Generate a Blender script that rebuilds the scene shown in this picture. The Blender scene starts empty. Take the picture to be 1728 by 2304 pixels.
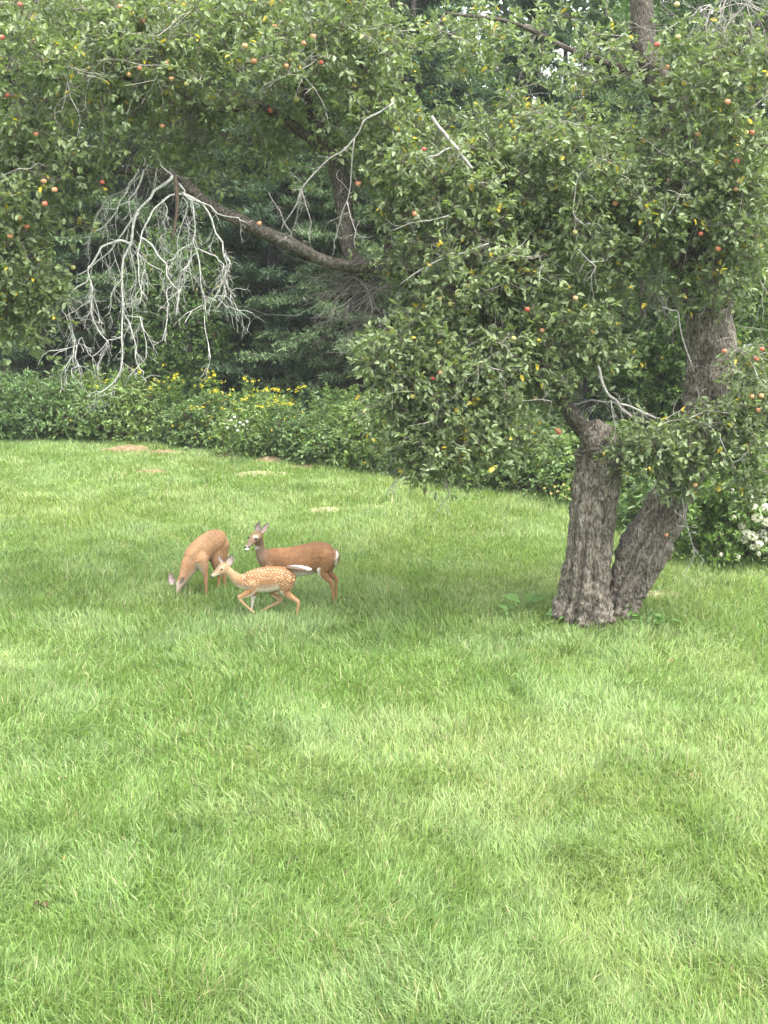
import bpy, math, random
import numpy as np
from mathutils import Vector, Matrix
random.seed(7); RNG = np.random.default_rng(11)
R = math.radians
S = bpy.context.scene
COL = S.collection

# ------------------------------------------------------------ camera / sky / sun / exposure
F = 3000.0                       # focal length in photo pixels (photo 1728 x 2304)
CAMZ = 5.7
PITCH = math.atan(652 / F)       # camera looks down by this much
cam_d = bpy.data.cameras.new('camera'); cam = bpy.data.objects.new('camera', cam_d); COL.objects.link(cam)
cam_d.sensor_fit = 'VERTICAL'; cam_d.sensor_height = 24; cam_d.sensor_width = 18; cam_d.lens = F / 2304 * 24
cam_d.clip_end = 2000
cam.location = (0, 0, CAMZ); cam.rotation_euler = (math.pi / 2 - PITCH, 0, 0)
S.camera = cam
W = bpy.data.worlds.new('World'); S.world = W; W.use_nodes = True
nt = W.node_tree; bg = nt.nodes['Background']
sky = nt.nodes.new('ShaderNodeTexSky'); sky.sky_type = 'NISHITA'; sky.sun_disc = False
SUN_EL, SUN_AZ = R(68), R(125)    # azimuth measured from +Y towards +X
sky.sun_elevation = SUN_EL; sky.sun_rotation = SUN_AZ; sky.dust_density = 4.0; sky.air_density = 1.0
hs = nt.nodes.new('ShaderNodeHueSaturation'); hs.inputs['Saturation'].default_value = 0.25
nt.links.new(sky.outputs[0], hs.inputs['Color']); nt.links.new(hs.outputs[0], bg.inputs[0])
bg.inputs[1].default_value = 0.15
sd = bpy.data.lights.new('sun', 'SUN'); sd.energy = 1.3; sd.angle = R(45); sd.color = (1, .96, .88)
sun = bpy.data.objects.new('sun', sd); COL.objects.link(sun)
sdir = Vector((math.sin(SUN_AZ) * math.cos(SUN_EL), math.cos(SUN_AZ) * math.cos(SUN_EL), math.sin(SUN_EL)))
sun.rotation_euler = sdir.to_track_quat('Z', 'Y').to_euler(); sun.location = (8, 10, 25)
S.view_settings.view_transform = 'Standard'; S.view_settings.look = 'None'; S.view_settings.gamma = 1
S.view_settings.exposure = 2.35
S.cycles.max_bounces = 6; S.cycles.diffuse_bounces = 3; S.cycles.transmission_bounces = 4
S.cycles.transparent_max_bounces = 4; S.cycles.volume_bounces = 0

# ------------------------------------------------------------ helpers
cP, sP = math.cos(PITCH), math.sin(PITCH)
def pt(px, py, Y):
    """world point seen at photo pixel (px,py) at ground distance Y"""
    a = (px - 864) / F; b = (1152 - py) / F
    d = Vector((a, cP + b * sP, -sP + b * cP))
    t = Y / d.y
    return Vector((d.x * t, Y, CAMZ + d.z * t))
def gpt(px, py):
    a = (px - 864) / F; b = (1152 - py) / F
    d = Vector((a, cP + b * sP, -sP + b * cP)); t = -CAMZ / d.z
    return Vector((d.x * t, d.y * t, 0))
def proj(P):
    P = np.asarray(P, float); x = P[..., 0]; y = P[..., 1]; z = P[..., 2] - CAMZ
    dep = y * cP - z * sP; up = y * sP + z * cP
    return 864 + F * x / dep, 1152 - F * up / dep

def _hash(ix, iy, s):
    h = (ix.astype(np.int64) * 374761393 + iy.astype(np.int64) * 668265263 + s * 1442695041) & 0xffffffff
    h = ((h ^ (h >> 13)) * 1274126177) & 0xffffffff
    h = h ^ (h >> 16)
    return (h & 0xffffff) / float(0xffffff)
def vnoise(x, y, s=0):
    x = np.asarray(x, float); y = np.asarray(y, float)
    ix = np.floor(x); iy = np.floor(y); fx = x - ix; fy = y - iy
    fx = fx * fx * (3 - 2 * fx); fy = fy * fy * (3 - 2 * fy)
    a = _hash(ix, iy, s); b = _hash(ix + 1, iy, s); c = _hash(ix, iy + 1, s); d = _hash(ix + 1, iy + 1, s)
    return (a * (1 - fx) + b * fx) * (1 - fy) + (c * (1 - fx) + d * fx) * fy
def fbm(x, y, s=0, o=3):
    v = 0; a = .5; t = 0
    for k in range(o):
        v = v + a * vnoise(x * 2 ** k, y * 2 ** k, s + k * 17); t += a; a *= .5
    return v / t
def gh(x, y):
    """lawn height"""
    return (fbm(np.asarray(x) * .35, np.asarray(y) * .35, 5, 2) - .5) * .07 + (fbm(np.asarray(x) * 1.6, np.asarray(y) * 1.6, 9, 2) - .5) * .05
def ghf(x, y): return float(gh(np.array([x]), np.array([y]))[0])

def link(o, parent=None):
    COL.objects.link(o)
    if parent is not None: o.parent = parent
    return o
def tag(o, label=None, cat=None, group=None, kind=None):
    for k, v in (('label', label), ('category', cat), ('group', group), ('kind', kind)):
        if v: o[k] = v
    return o
def empty(name, loc, label=None, cat=None, group=None, rz=0):
    o = bpy.data.objects.new(name, None); link(o); o.location = loc; o.rotation_euler[2] = rz; o.empty_display_size = .2
    return tag(o, label, cat, group)
def mesh_obj(name, V, Fc, mat, parent=None, col=None, smooth=False, origin=None):
    """V (n,3) array, Fc list of (k,m) int arrays; world coords, moved to be relative to the parent"""
    V = np.asarray(V, np.float32)
    if origin is None and parent is not None: origin = parent.location
    if origin is not None: V = V - np.array(origin, np.float32)
    me = bpy.data.meshes.new(name)
    if not isinstance(Fc, (list, tuple)): Fc = [Fc]
    Fc = [np.asarray(f, np.int32) for f in Fc if len(f)]
    nl = sum(f.size for f in Fc); nf = sum(len(f) for f in Fc)
    me.vertices.add(len(V)); me.vertices.foreach_set('co', V.ravel())
    me.loops.add(nl); me.loops.foreach_set('vertex_index', np.concatenate([f.ravel() for f in Fc]))
    sizes = np.concatenate([np.full(len(f), f.shape[1], np.int32) for f in Fc])
    st = np.concatenate([[0], np.cumsum(sizes)[:-1]]).astype(np.int32)
    me.polygons.add(nf); me.polygons.foreach_set('loop_start', st)
    try: me.polygons.foreach_set('loop_total', sizes)
    except Exception: pass
    me.update(calc_edges=True)
    if smooth: me.polygons.foreach_set('use_smooth', np.ones(nf, bool))
    if col is not None:
        at = me.color_attributes.new('Col', 'FLOAT_COLOR', 'POINT')
        c = np.ones((len(V), 4), np.float32); c[:, :3] = col
        at.data.foreach_set('color', c.ravel())
    me.materials.append(mat)
    o = bpy.data.objects.new(name, me); link(o, parent)
    if parent is None and origin is not None: o.location = origin
    return o
def copy_tree(o, parent=None):
    c = o.copy(); COL.objects.link(c); c.parent = parent
    for ch in list(o.children): copy_tree(ch, c)
    return c

class Geo:
    """collects numpy chunks into one mesh"""
    def __init__(s): s.V = []; s.Q = []; s.T = []; s.C = []; s.n = 0
    def add(s, V, Q=None, T=None, C=None):
        V = np.asarray(V, float); s.V.append(V)
        if Q is not None and len(Q): s.Q.append(np.asarray(Q) + s.n)
        if T is not None and len(T): s.T.append(np.asarray(T) + s.n)
        if C is None: C = np.ones((len(V), 3)) * .5
        C = np.asarray(C, float)
        if C.ndim == 1: C = np.tile(C, (len(V), 1))
        s.C.append(C); s.n += len(V)
    def build(s, name, mat, parent=None, smooth=False, origin=None):
        F_ = []
        if s.Q: F_.append(np.concatenate(s.Q))
        if s.T: F_.append(np.concatenate(s.T))
        return mesh_obj(name, np.concatenate(s.V), F_, mat, parent, np.concatenate(s.C), smooth, origin)

def nrm(v): return v / np.maximum(np.linalg.norm(v, axis=-1, keepdims=True), 1e-9)
def add_leaves(g, P, D, N, L, Wd, C, fold=.25, shape=((.3, .5), (.72, .36))):
    """leaf blades: P base, D direction, N normal (n,3), L length, Wd width (n,), C colour (n,3)"""
    n = len(P); D = nrm(D); B = nrm(np.cross(D, N)); N = np.cross(B, D)
    L = np.asarray(L)[:, None] * np.ones((n, 1)); Wd = np.asarray(Wd)[:, None] * np.ones((n, 1))
    (x1, y1), (x2, y2) = shape
    droop = -L * .12 * N
    vs = [P, P + D * L * x1 + B * Wd * y1 + N * Wd * fold, P + D * L * x2 + B * Wd * y2 + N * Wd * fold * .7 + droop * .5,
          P + D * L + droop, P + D * L * x2 - B * Wd * y2 + N * Wd * fold * .7 + droop * .5, P + D * L * x1 - B * Wd * y1 + N * Wd * fold]
    V = np.stack(vs, 1).reshape(-1, 3)
    b = np.arange(n)[:, None] * 6
    Q = np.concatenate([b + np.array([0, 1, 2, 3]), b + np.array([3, 4, 5, 0])])
    g.add(V, Q, None, np.repeat(C, 6, 0))
def add_diamonds(g, P, D, N, L, Wd, C):
    n = len(P); D = nrm(D); B = nrm(np.cross(D, N))
    L = np.asarray(L)[:, None] * np.ones((n, 1)); Wd = np.asarray(Wd)[:, None] * np.ones((n, 1))
    V = np.stack([P, P + D * L * .45 + B * Wd * .5, P + D * L, P + D * L * .45 - B * Wd * .5], 1).reshape(-1, 3)
    b = np.arange(n)[:, None] * 4
    g.add(V, b + np.array([0, 1, 2, 3]), None, np.repeat(C, 4, 0))
def add_segs(g, A, B, ra, rb, C, n=4):
    """separate frusta from A to B"""
    A = np.asarray(A, float); B = np.asarray(B, float); m = len(A)
    if m == 0: return
    D = nrm(B - A); ref = np.where(np.abs(D[:, 2:3]) < .9, np.array([[0, 0, 1.]]), np.array([[1., 0, 0]]))
    U = nrm(np.cross(D, ref)); Vv = np.cross(D, U)
    an = np.arange(n) * 2 * np.pi / n
    ring = U[:, None] * np.cos(an)[None, :, None] + Vv[:, None] * np.sin(an)[None, :, None]
    ra = np.broadcast_to(np.asarray(ra, float), (m,)); rb = np.broadcast_to(np.asarray(rb, float), (m,))
    Va = A[:, None] + ring * ra[:, None, None]; Vb = B[:, None] + ring * rb[:, None, None]
    V = np.concatenate([Va, Vb], 1).reshape(-1, 3)
    b = (np.arange(m) * 2 * n)[:, None]; Q = []
    for k in range(n):
        k2 = (k + 1) % n; Q.append(b + np.array([k, k2, n + k2, n + k]))
    C = np.asarray(C, float)
    if C.ndim == 2: C = np.repeat(C, 2 * n, 0)
    g.add(V, np.concatenate(Q), None, C)
def catmull(P, k):
    P = [np.array(p, float) for p in P]; P = [2 * P[0] - P[1]] + P + [2 * P[-1] - P[-2]]; out = []
    for i in range(1, len(P) - 2):
        for j in range(k):
            t = j / k; a, b, c, d = P[i - 1:i + 3]
            out.append(.5 * (2 * b + (c - a) * t + (2 * a - 5 * b + 4 * c - d) * t * t + (3 * b - a - 3 * c + d) * t ** 3))
    out.append(P[-2]); return np.array(out)
def add_loft(g, pts, n=12, k=6, flute=0, noise=0, C=(.5, .5, .5), seed=0, side=None, cap=True, crease=()):
    """pts: (x,y,z,r) or (x,y,z,r_up,r_side); swept, closed tube"""
    Pk = catmull(pts, k); pos = Pk[:, :3]; r1 = np.maximum(Pk[:, 3], 1e-3); r2 = np.maximum(Pk[:, -1], 1e-3)
    T = nrm(np.gradient(pos, axis=0)); m = len(pos)
    up = np.array([0, 0, 1.]) if abs(T[0][2]) < .9 else np.array([0, 1., 0])
    V = []; s0 = np.array(side, float) if side is not None else None; prevU = None
    for i in range(m):
        t = T[i]
        if s0 is not None:
            B = s0 - t * s0.dot(t); B /= np.linalg.norm(B) + 1e-9; U = np.cross(B, t)
        else:
            U = (up if prevU is None else prevU); U = U - t * U.dot(t); U /= np.linalg.norm(U) + 1e-9; prevU = U; B = np.cross(t, U)
        an = np.arange(n) * 2 * np.pi / n
        s = np.ones(n)
        if flute: s += flute * (np.sin(an * 3 + i * .10 + seed) * .5 + np.sin(an * 5 - i * .07 + seed * 2) * .35 + .4 * np.sin(an * 2 + i * .05))
        if noise: s += noise * (fbm(an * 2.2 + seed, np.full(n, i * .35), seed, 3) - .5) * np.sin(np.minimum(an, 2 * np.pi - an) / 2 + .6)
        for (a0, a1_, dep, wid, t1_) in crease:
            tt = i / m
            s -= dep * np.exp(-((an - (a0 + (a1_ - a0) * tt)) / wid) ** 2) * max(0, min(1, (t1_ - tt) * 5))
        V.append(pos[i] + (np.cos(an) * s * r1[i])[:, None] * U + (np.sin(an) * s * r2[i])[:, None] * B)
    V = np.concatenate(V); Q = []
    for i in range(m - 1):
        a = i * n + np.arange(n); b = i * n + (np.arange(n) + 1) % n
        Q.append(np.stack([a, b, b + n, a + n], 1))
    Tt = []
    if cap:
        V = np.concatenate([V, pos[:1], pos[-1:]]); c0 = m * n; c1 = c0 + 1
        a = np.arange(n); b = (a + 1) % n
        Tt = np.concatenate([np.stack([b, a, np.full(n, c0)], 1), np.stack([a + (m - 1) * n, b + (m - 1) * n, np.full(n, c1)], 1)])
    g.add(V, np.concatenate(Q), Tt, C)
    return pos
def add_ball(g, c, r, axes=None, n=16, m=10, C=(.5, .5, .5)):
    r = np.array(r if hasattr(r, '__len__') else (r, r, r), float)
    th = np.linspace(0, np.pi, m + 1)[1:-1]; ph = np.arange(n) * 2 * np.pi / n
    V = np.stack([np.outer(np.sin(th), np.cos(ph)), np.outer(np.sin(th), np.sin(ph)), np.outer(np.cos(th), np.ones(n))], -1).reshape(-1, 3)
    V = np.concatenate([V, [[0, 0, 1], [0, 0, -1]]]) * r
    if axes is not None: V = V @ np.array(axes, float)
    V = V + np.array(c, float); Q = []
    for i in range(m - 2):
        a = i * n + np.arange(n); b = i * n + (np.arange(n) + 1) % n
        Q.append(np.stack([a, a + n, b + n, b], 1))
    a = np.arange(n); b = (a + 1) % n; t = len(V) - 2
    T = np.concatenate([np.stack([a, b, np.full(n, t)], 1), np.stack([b + (m - 2) * n, a + (m - 2) * n, np.full(n, t + 1)], 1)])
    g.add(V, np.concatenate(Q), T, C)

# ------------------------------------------------------------ materials
def newmat(name):
    m = bpy.data.materials.new(name); m.use_nodes = True
    return m, m.node_tree, m.node_tree.nodes['Principled BSDF'], m.node_tree.nodes['Material Output']
def leafmat(name, trans=.35, rough=.45, spec=.5, gain=1.0, tint=(1.1, 1.25, .55)):
    m, t, b, out = newmat(name)
    a = t.nodes.new('ShaderNodeAttribute'); a.attribute_name = 'Col'
    geo = t.nodes.new('ShaderNodeNewGeometry')
    mx = t.nodes.new('ShaderNodeMix'); mx.data_type = 'RGBA'; mx.blend_type = 'MULTIPLY'; mx.inputs[0].default_value = 1
    t.links.new(a.outputs['Color'], mx.inputs[6]); mx.inputs[7].default_value = (gain, gain, gain, 1)
    t.links.new(mx.outputs[2], b.inputs['Base Color'])
    b.inputs['Roughness'].default_value = rough; b.inputs['Specular IOR Level'].default_value = spec
    tr = t.nodes.new('ShaderNodeBsdfTranslucent')
    m2 = t.nodes.new('ShaderNodeMix'); m2.data_type = 'RGBA'; m2.blend_type = 'MULTIPLY'; m2.inputs[0].default_value = 1
    t.links.new(mx.outputs[2], m2.inputs[6]); m2.inputs[7].default_value = (*tint, 1)
    t.links.new(m2.outputs[2], tr.inputs[0])
    ms = t.nodes.new('ShaderNodeMixShader'); ms.inputs[0].default_value = trans
    t.links.new(b.outputs[0], ms.inputs[1]); t.links.new(tr.outputs[0], ms.inputs[2]); t.links.new(ms.outputs[0], out.inputs[0])
    return m
def attrmat(name, rough=.8, noise_scale=0, amp=.3, bump=0, spec=.3, nscale=(1, 1, 1)):
    m, t, b, out = newmat(name)
    a = t.nodes.new('ShaderNodeAttribute'); a.attribute_name = 'Col'
    b.inputs['Roughness'].default_value = rough; b.inputs['Specular IOR Level'].default_value = spec
    if noise_scale:
        tc = t.nodes.new('ShaderNodeTexCoord'); mp = t.nodes.new('ShaderNodeMapping'); mp.inputs['Scale'].default_value = nscale
        t.links.new(tc.outputs['Object'], mp.inputs[0])
        n = t.nodes.new('ShaderNodeTexNoise'); n.inputs['Scale'].default_value = noise_scale; n.inputs['Detail'].default_value = 5
        t.links.new(mp.outputs[0], n.inputs['Vector'])
        mr = t.nodes.new('ShaderNodeMapRange'); mr.inputs[1].default_value = .3; mr.inputs[2].default_value = .7
        mr.inputs[3].default_value = 1 - amp; mr.inputs[4].default_value = 1 + amp
        t.links.new(n.outputs[0], mr.inputs[0])
        v = t.nodes.new('ShaderNodeVectorMath'); v.operation = 'SCALE'
        t.links.new(a.outputs['Color'], v.inputs[0]); t.links.new(mr.outputs[0], v.inputs['Scale']); t.links.new(v.outputs[0], b.inputs['Base Color'])
        if bump:
            bp = t.nodes.new('ShaderNodeBump'); bp.inputs['Strength'].default_value = bump; bp.inputs['Distance'].default_value = .02
            t.links.new(n.outputs[0], bp.inputs['Height']); t.links.new(bp.outputs[0], b.inputs['Normal'])
    else: t.links.new(a.outputs['Color'], b.inputs['Base Color'])
    return m
def barkmat(name, c1, c2, c3, scale=9, bump=.9, stretch=.35):
    m, t, b, out = newmat(name)
    tc = t.nodes.new('ShaderNodeTexCoord'); mp = t.nodes.new('ShaderNodeMapping'); mp.inputs['Scale'].default_value = (1, 1, stretch)
    t.links.new(tc.outputs['Object'], mp.inputs[0])
    nz = t.nodes.new('ShaderNodeTexNoise'); nz.inputs['Scale'].default_value = 8; nz.inputs['Detail'].default_value = 4
    t.links.new(mp.outputs[0], nz.inputs['Vector'])
    ad = t.nodes.new('ShaderNodeVectorMath'); ad.operation = 'MULTIPLY_ADD'; ad.inputs[1].default_value = (.32, .32, .32)
    t.links.new(nz.outputs['Color'], ad.inputs[0]); t.links.new(mp.outputs[0], ad.inputs[2])
    vo = t.nodes.new('ShaderNodeTexVoronoi'); vo.feature = 'DISTANCE_TO_EDGE'; vo.inputs['Scale'].default_value = scale * 1.6
    t.links.new(ad.outputs[0], vo.inputs['Vector'])
    n2 = t.nodes.new('ShaderNodeTexNoise'); n2.inputs['Scale'].default_value = scale * 4; n2.inputs['Detail'].default_value = 8; n2.inputs['Roughness'].default_value = .7
    t.links.new(mp.outputs[0], n2.inputs['Vector'])
    cr = t.nodes.new('ShaderNodeValToRGB'); cr.color_ramp.elements[0].position = .0; cr.color_ramp.elements[0].color = (*c1, 1)
    cr.color_ramp.elements[1].position = .25; cr.color_ramp.elements[1].color = (*c2, 1)
    t.links.new(vo.outputs['Distance'], cr.inputs[0])
    c2r = t.nodes.new('ShaderNodeValToRGB'); c2r.color_ramp.elements[0].position = .47; c2r.color_ramp.elements[0].color = (0, 0, 0, 1)
    c2r.color_ramp.elements[1].position = .66; c2r.color_ramp.elements[1].color = (1, 1, 1, 1)
    t.links.new(n2.outputs[0], c2r.inputs[0])
    mx = t.nodes.new('ShaderNodeMix'); mx.data_type = 'RGBA'
    t.links.new(c2r.outputs[0], mx.inputs[0]); t.links.new(cr.outputs[0], mx.inputs[6]); mx.inputs[7].default_value = (*c3, 1)
    n3 = t.nodes.new('ShaderNodeTexNoise'); n3.inputs['Scale'].default_value = 3; n3.inputs['Detail'].default_value = 3
    t.links.new(tc.outputs['Object'], n3.inputs['Vector'])
    mr = t.nodes.new('ShaderNodeMapRange'); mr.inputs[1].default_value = .3; mr.inputs[2].default_value = .7; mr.inputs[3].default_value = .72; mr.inputs[4].default_value = 1.25
    t.links.new(n3.outputs[0], mr.inputs[0])
    vs = t.nodes.new('ShaderNodeVectorMath'); vs.operation = 'SCALE'
    t.links.new(mx.outputs[2], vs.inputs[0]); t.links.new(mr.outputs[0], vs.inputs['Scale']); t.links.new(vs.outputs[0], b.inputs['Base Color'])
    b.inputs['Roughness'].default_value = .9; b.inputs['Specular IOR Level'].default_value = .2
    ma = t.nodes.new('ShaderNodeMath'); ma.operation = 'MULTIPLY_ADD'; ma.inputs[1].default_value = 1.1
    t.links.new(n2.outputs[0], ma.inputs[0]); t.links.new(vo.outputs['Distance'], ma.inputs[2])
    bp = t.nodes.new('ShaderNodeBump'); bp.inputs['Strength'].default_value = bump; bp.inputs['Distance'].default_value = .03
    t.links.new(ma.outputs[0], bp.inputs['Height']); t.links.new(bp.outputs[0], b.inputs['Normal'])
    return m
M = {}
M['grass'] = leafmat('grass blade', .42, .5, .4, 1.0, (1.05, 1.15, .6))
M['leaf'] = leafmat('apple leaf', .36, .5, .35)
M['wood_leaf'] = leafmat('woodland leaf', .35, .5, .4)
M['needle'] = leafmat('needles', .15, .6, .3)
M['petal'] = leafmat('petal', .35, .6, .2, 1.0, (1, 1, .9))
M['bark'] = barkmat('old apple bark', (.04, .034, .027), (.155, .132, .10), (.30, .275, .225), 8, 1.0)
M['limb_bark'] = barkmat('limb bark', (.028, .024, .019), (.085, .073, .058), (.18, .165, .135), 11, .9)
M['forest_bark'] = barkmat('forest bark', (.02, .018, .015), (.06, .052, .045), (.12, .11, .1), 7, .8)
M['twig'] = attrmat('twig bark', .85, 30, .25)
M['dead'] = attrmat('lichened dead wood', .9, 22, .38, .5)
M['fur'] = attrmat('deer coat', .75, 40, .24, .5, .25, (1, 1, 1))
M['skin'] = attrmat('apple skin', .38, 9, .12, 0, .5)
M['eye'] = attrmat('eye', .12, 0, 0, 0, .7)
M['nose'] = attrmat('nose', .35, 0, 0, 0, .5)
M['soil'] = attrmat('soil', .95, 14, .4, .8, .1)
M['dryleaf'] = attrmat('dry leaf', .8, 20, .3)

# ------------------------------------------------------------ ground
def groundmat(name, ca, cb, cc, sc):
    m, t, b, out = newmat(name)
    tc = t.nodes.new('ShaderNodeTexCoord')
    n = t.nodes.new('ShaderNodeTexNoise'); n.inputs['Scale'].default_value = sc; n.inputs['Detail'].default_value = 8
    n2 = t.nodes.new('ShaderNodeTexNoise'); n2.inputs['Scale'].default_value = .6; n2.inputs['Detail'].default_value = 3
    for q in (n, n2): t.links.new(tc.outputs['Object'], q.inputs['Vector'])
    cr = t.nodes.new('ShaderNodeValToRGB'); cr.color_ramp.elements[0].position = .35; cr.color_ramp.elements[1].position = .65
    cr.color_ramp.elements[0].color = (*ca, 1); cr.color_ramp.elements[1].color = (*cb, 1)
    t.links.new(n.outputs[0], cr.inputs[0])
    mx = t.nodes.new('ShaderNodeMix'); mx.data_type = 'RGBA'; t.links.new(n2.outputs[0], mx.inputs[0])
    t.links.new(cr.outputs[0], mx.inputs[6]); mx.inputs[7].default_value = (*cc, 1); t.links.new(mx.outputs[2], b.inputs['Base Color'])
    b.inputs['Roughness'].default_value = .95; b.inputs['Specular IOR Level'].default_value = .1
    bp = t.nodes.new('ShaderNodeBump'); bp.inputs['Distance'].default_value = .03; t.links.new(n.outputs[0], bp.inputs['Height']); t.links.new(bp.outputs[0], b.inputs['Normal'])
    return m
def sheet(name, xs, ys, hf, mat, kind='structure', keep=None):
    X, Y = np.meshgrid(xs, ys); Z = hf(X, Y); nx = len(xs)
    V = np.stack([X, Y, Z], -1).reshape(-1, 3)
    i, j = np.meshgrid(np.arange(nx - 1), np.arange(len(ys) - 1)); a = (j * nx + i).ravel()
    Q = np.stack([a, a + 1, a + nx + 1, a + nx], 1)
    if keep is not None:
        c = V[Q].mean(1); Q = Q[keep(c[:, 0], c[:, 1])]
        used = np.unique(Q); mp = -np.ones(len(V), int); mp[used] = np.arange(len(used)); V = V[used]; Q = mp[Q]
    o = mesh_obj(name, V, Q, mat, None, None, True); o['kind'] = kind; return o
xs = np.concatenate([np.linspace(-400, -26, 12), np.linspace(-25, 25, 201), np.linspace(26, 400, 12)])
ys = np.concatenate([np.linspace(-60, 4, 6), np.linspace(5, 60, 221), np.linspace(62, 600, 12)])
sheet('lawn_ground', xs, ys, gh, groundmat('lawn soil', (.05, .085, .022), (.09, .13, .04), (.06, .11, .025), 30))
# edge of the lawn: x -> Y of the thicket's foot
EDGE = [gpt(*p) for p in ((-300, 985), (0, 988), (325, 995), (434, 1010), (550, 1028), (723, 1046), (868, 1066), (1012, 1090), (1200, 1106), (1400, 1150), (1500, 1225), (1728, 1290), (1900, 1310))]
EX = np.array([-60] + [p.x for p in EDGE] + [60]); EY = np.array([EDGE[0].y] + [p.y for p in EDGE] + [EDGE[-1].y - 3])
o_ = np.argsort(EX); EX = EX[o_]; EY = EY[o_]
def edgeY(x): return np.interp(x, EX, EY)
sheet('woodland_floor', np.linspace(-60, 60, 161), np.linspace(15, 120, 141), lambda x, y: gh(x, y) + .02,
      groundmat('leaf litter', (.03, .035, .015), (.06, .05, .03), (.035, .05, .02), 12), keep=lambda x, y: y > edgeY(x) + .7)

# ------------------------------------------------------------ bare soil patches and mounds
MOUNDS = [(288, 1014, .55, .10, 0), (372, 1020, .45, .06, 0), (520, 1030, .35, .06, 0), (610, 1038, .42, .07, 0), (690, 1052, .35, .05, 0),
          (340, 1064, .30, .05, 0), (590, 1068, .50, .03, 1), (738, 1150, .38, .04, 1), (836, 1144, .34, .04, 1), (905, 1104, .28, .04, 0),
          (955, 1112, .20, .04, 0), (1300, 1108, .28, .04, 1), (1470, 1338, .34, .03, 1)]
mlab = ['brown molehill spread at the far left edge of the lawn by the thicket', 'low brown soil heap right of the largest molehill near the thicket',
        'small brown soil heap below the white wildflowers', 'flattened brown soil heap at the foot of the brambles', 'thin brown soil patch at the foot of the brambles, rightmost along the hedge',
        'small brown soil spot in the lawn in front of the molehills', 'pale worn patch of lawn behind the deer', 'pale sandy patch, left one of the pair behind the standing doe',
        'pale sandy patch, right one of the pair behind the standing doe', 'brown soil spot under the hanging apple branches', 'smallest soil spot under the hanging apple branches',
        'pale spot of soil behind the upright trunk near the yellow flowers', 'pale worn spot right of the leaning trunk']
MP = []
for i, (px, py, rad, h, pale) in enumerate(MOUNDS):
    c = gpt(px, py); z0 = ghf(c.x, c.y); MP.append((c.x, c.y, rad))
    n, m = 36, 9; V = []; C = []
    for j in range(m + 1):
        for k in range(n):
            a = k * 2 * math.pi / n
            rr = rad * j / m * (1 + 1.1 * (float(fbm(math.cos(a) * 1.8 + i * 9 + 5, math.sin(a) * 1.8 + 5, 3, 3)) - .5)) * (1.0 if abs(math.cos(a)) else 1)
            x = c.x + math.cos(a) * rr * 1.25; y = c.y + math.sin(a) * rr * .75
            z = ghf(x, y) + h * (1 - (j / m) ** 2) ** 1 * (1 + .8 * (float(vnoise(x * 9, y * 9, 8)) - .5)) - .02 * (j == m) + .006
            V.append((x, y, z)); q = .8 + .4 * float(vnoise(x * 14, y * 14, 4))
            C.append((.24 * q, .22 * q, .13 * q) if pale else (.16 * q, .12 * q, .07 * q))
    V = np.array(V); a = np.arange(n); b = (a + 1) % n
    Q = np.concatenate([np.stack([j * n + a, (j + 1) * n + a, (j + 1) * n + b, j * n + b], 1) for j in range(m)])
    o = mesh_obj('soil_patch' if pale else 'molehill', V, Q, M['soil'], None, np.array(C), True, origin=(c.x, c.y, z0))
    tag(o, mlab[i], 'soil patch' if pale else 'molehill', 'bare spots and molehills in the lawn')

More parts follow.
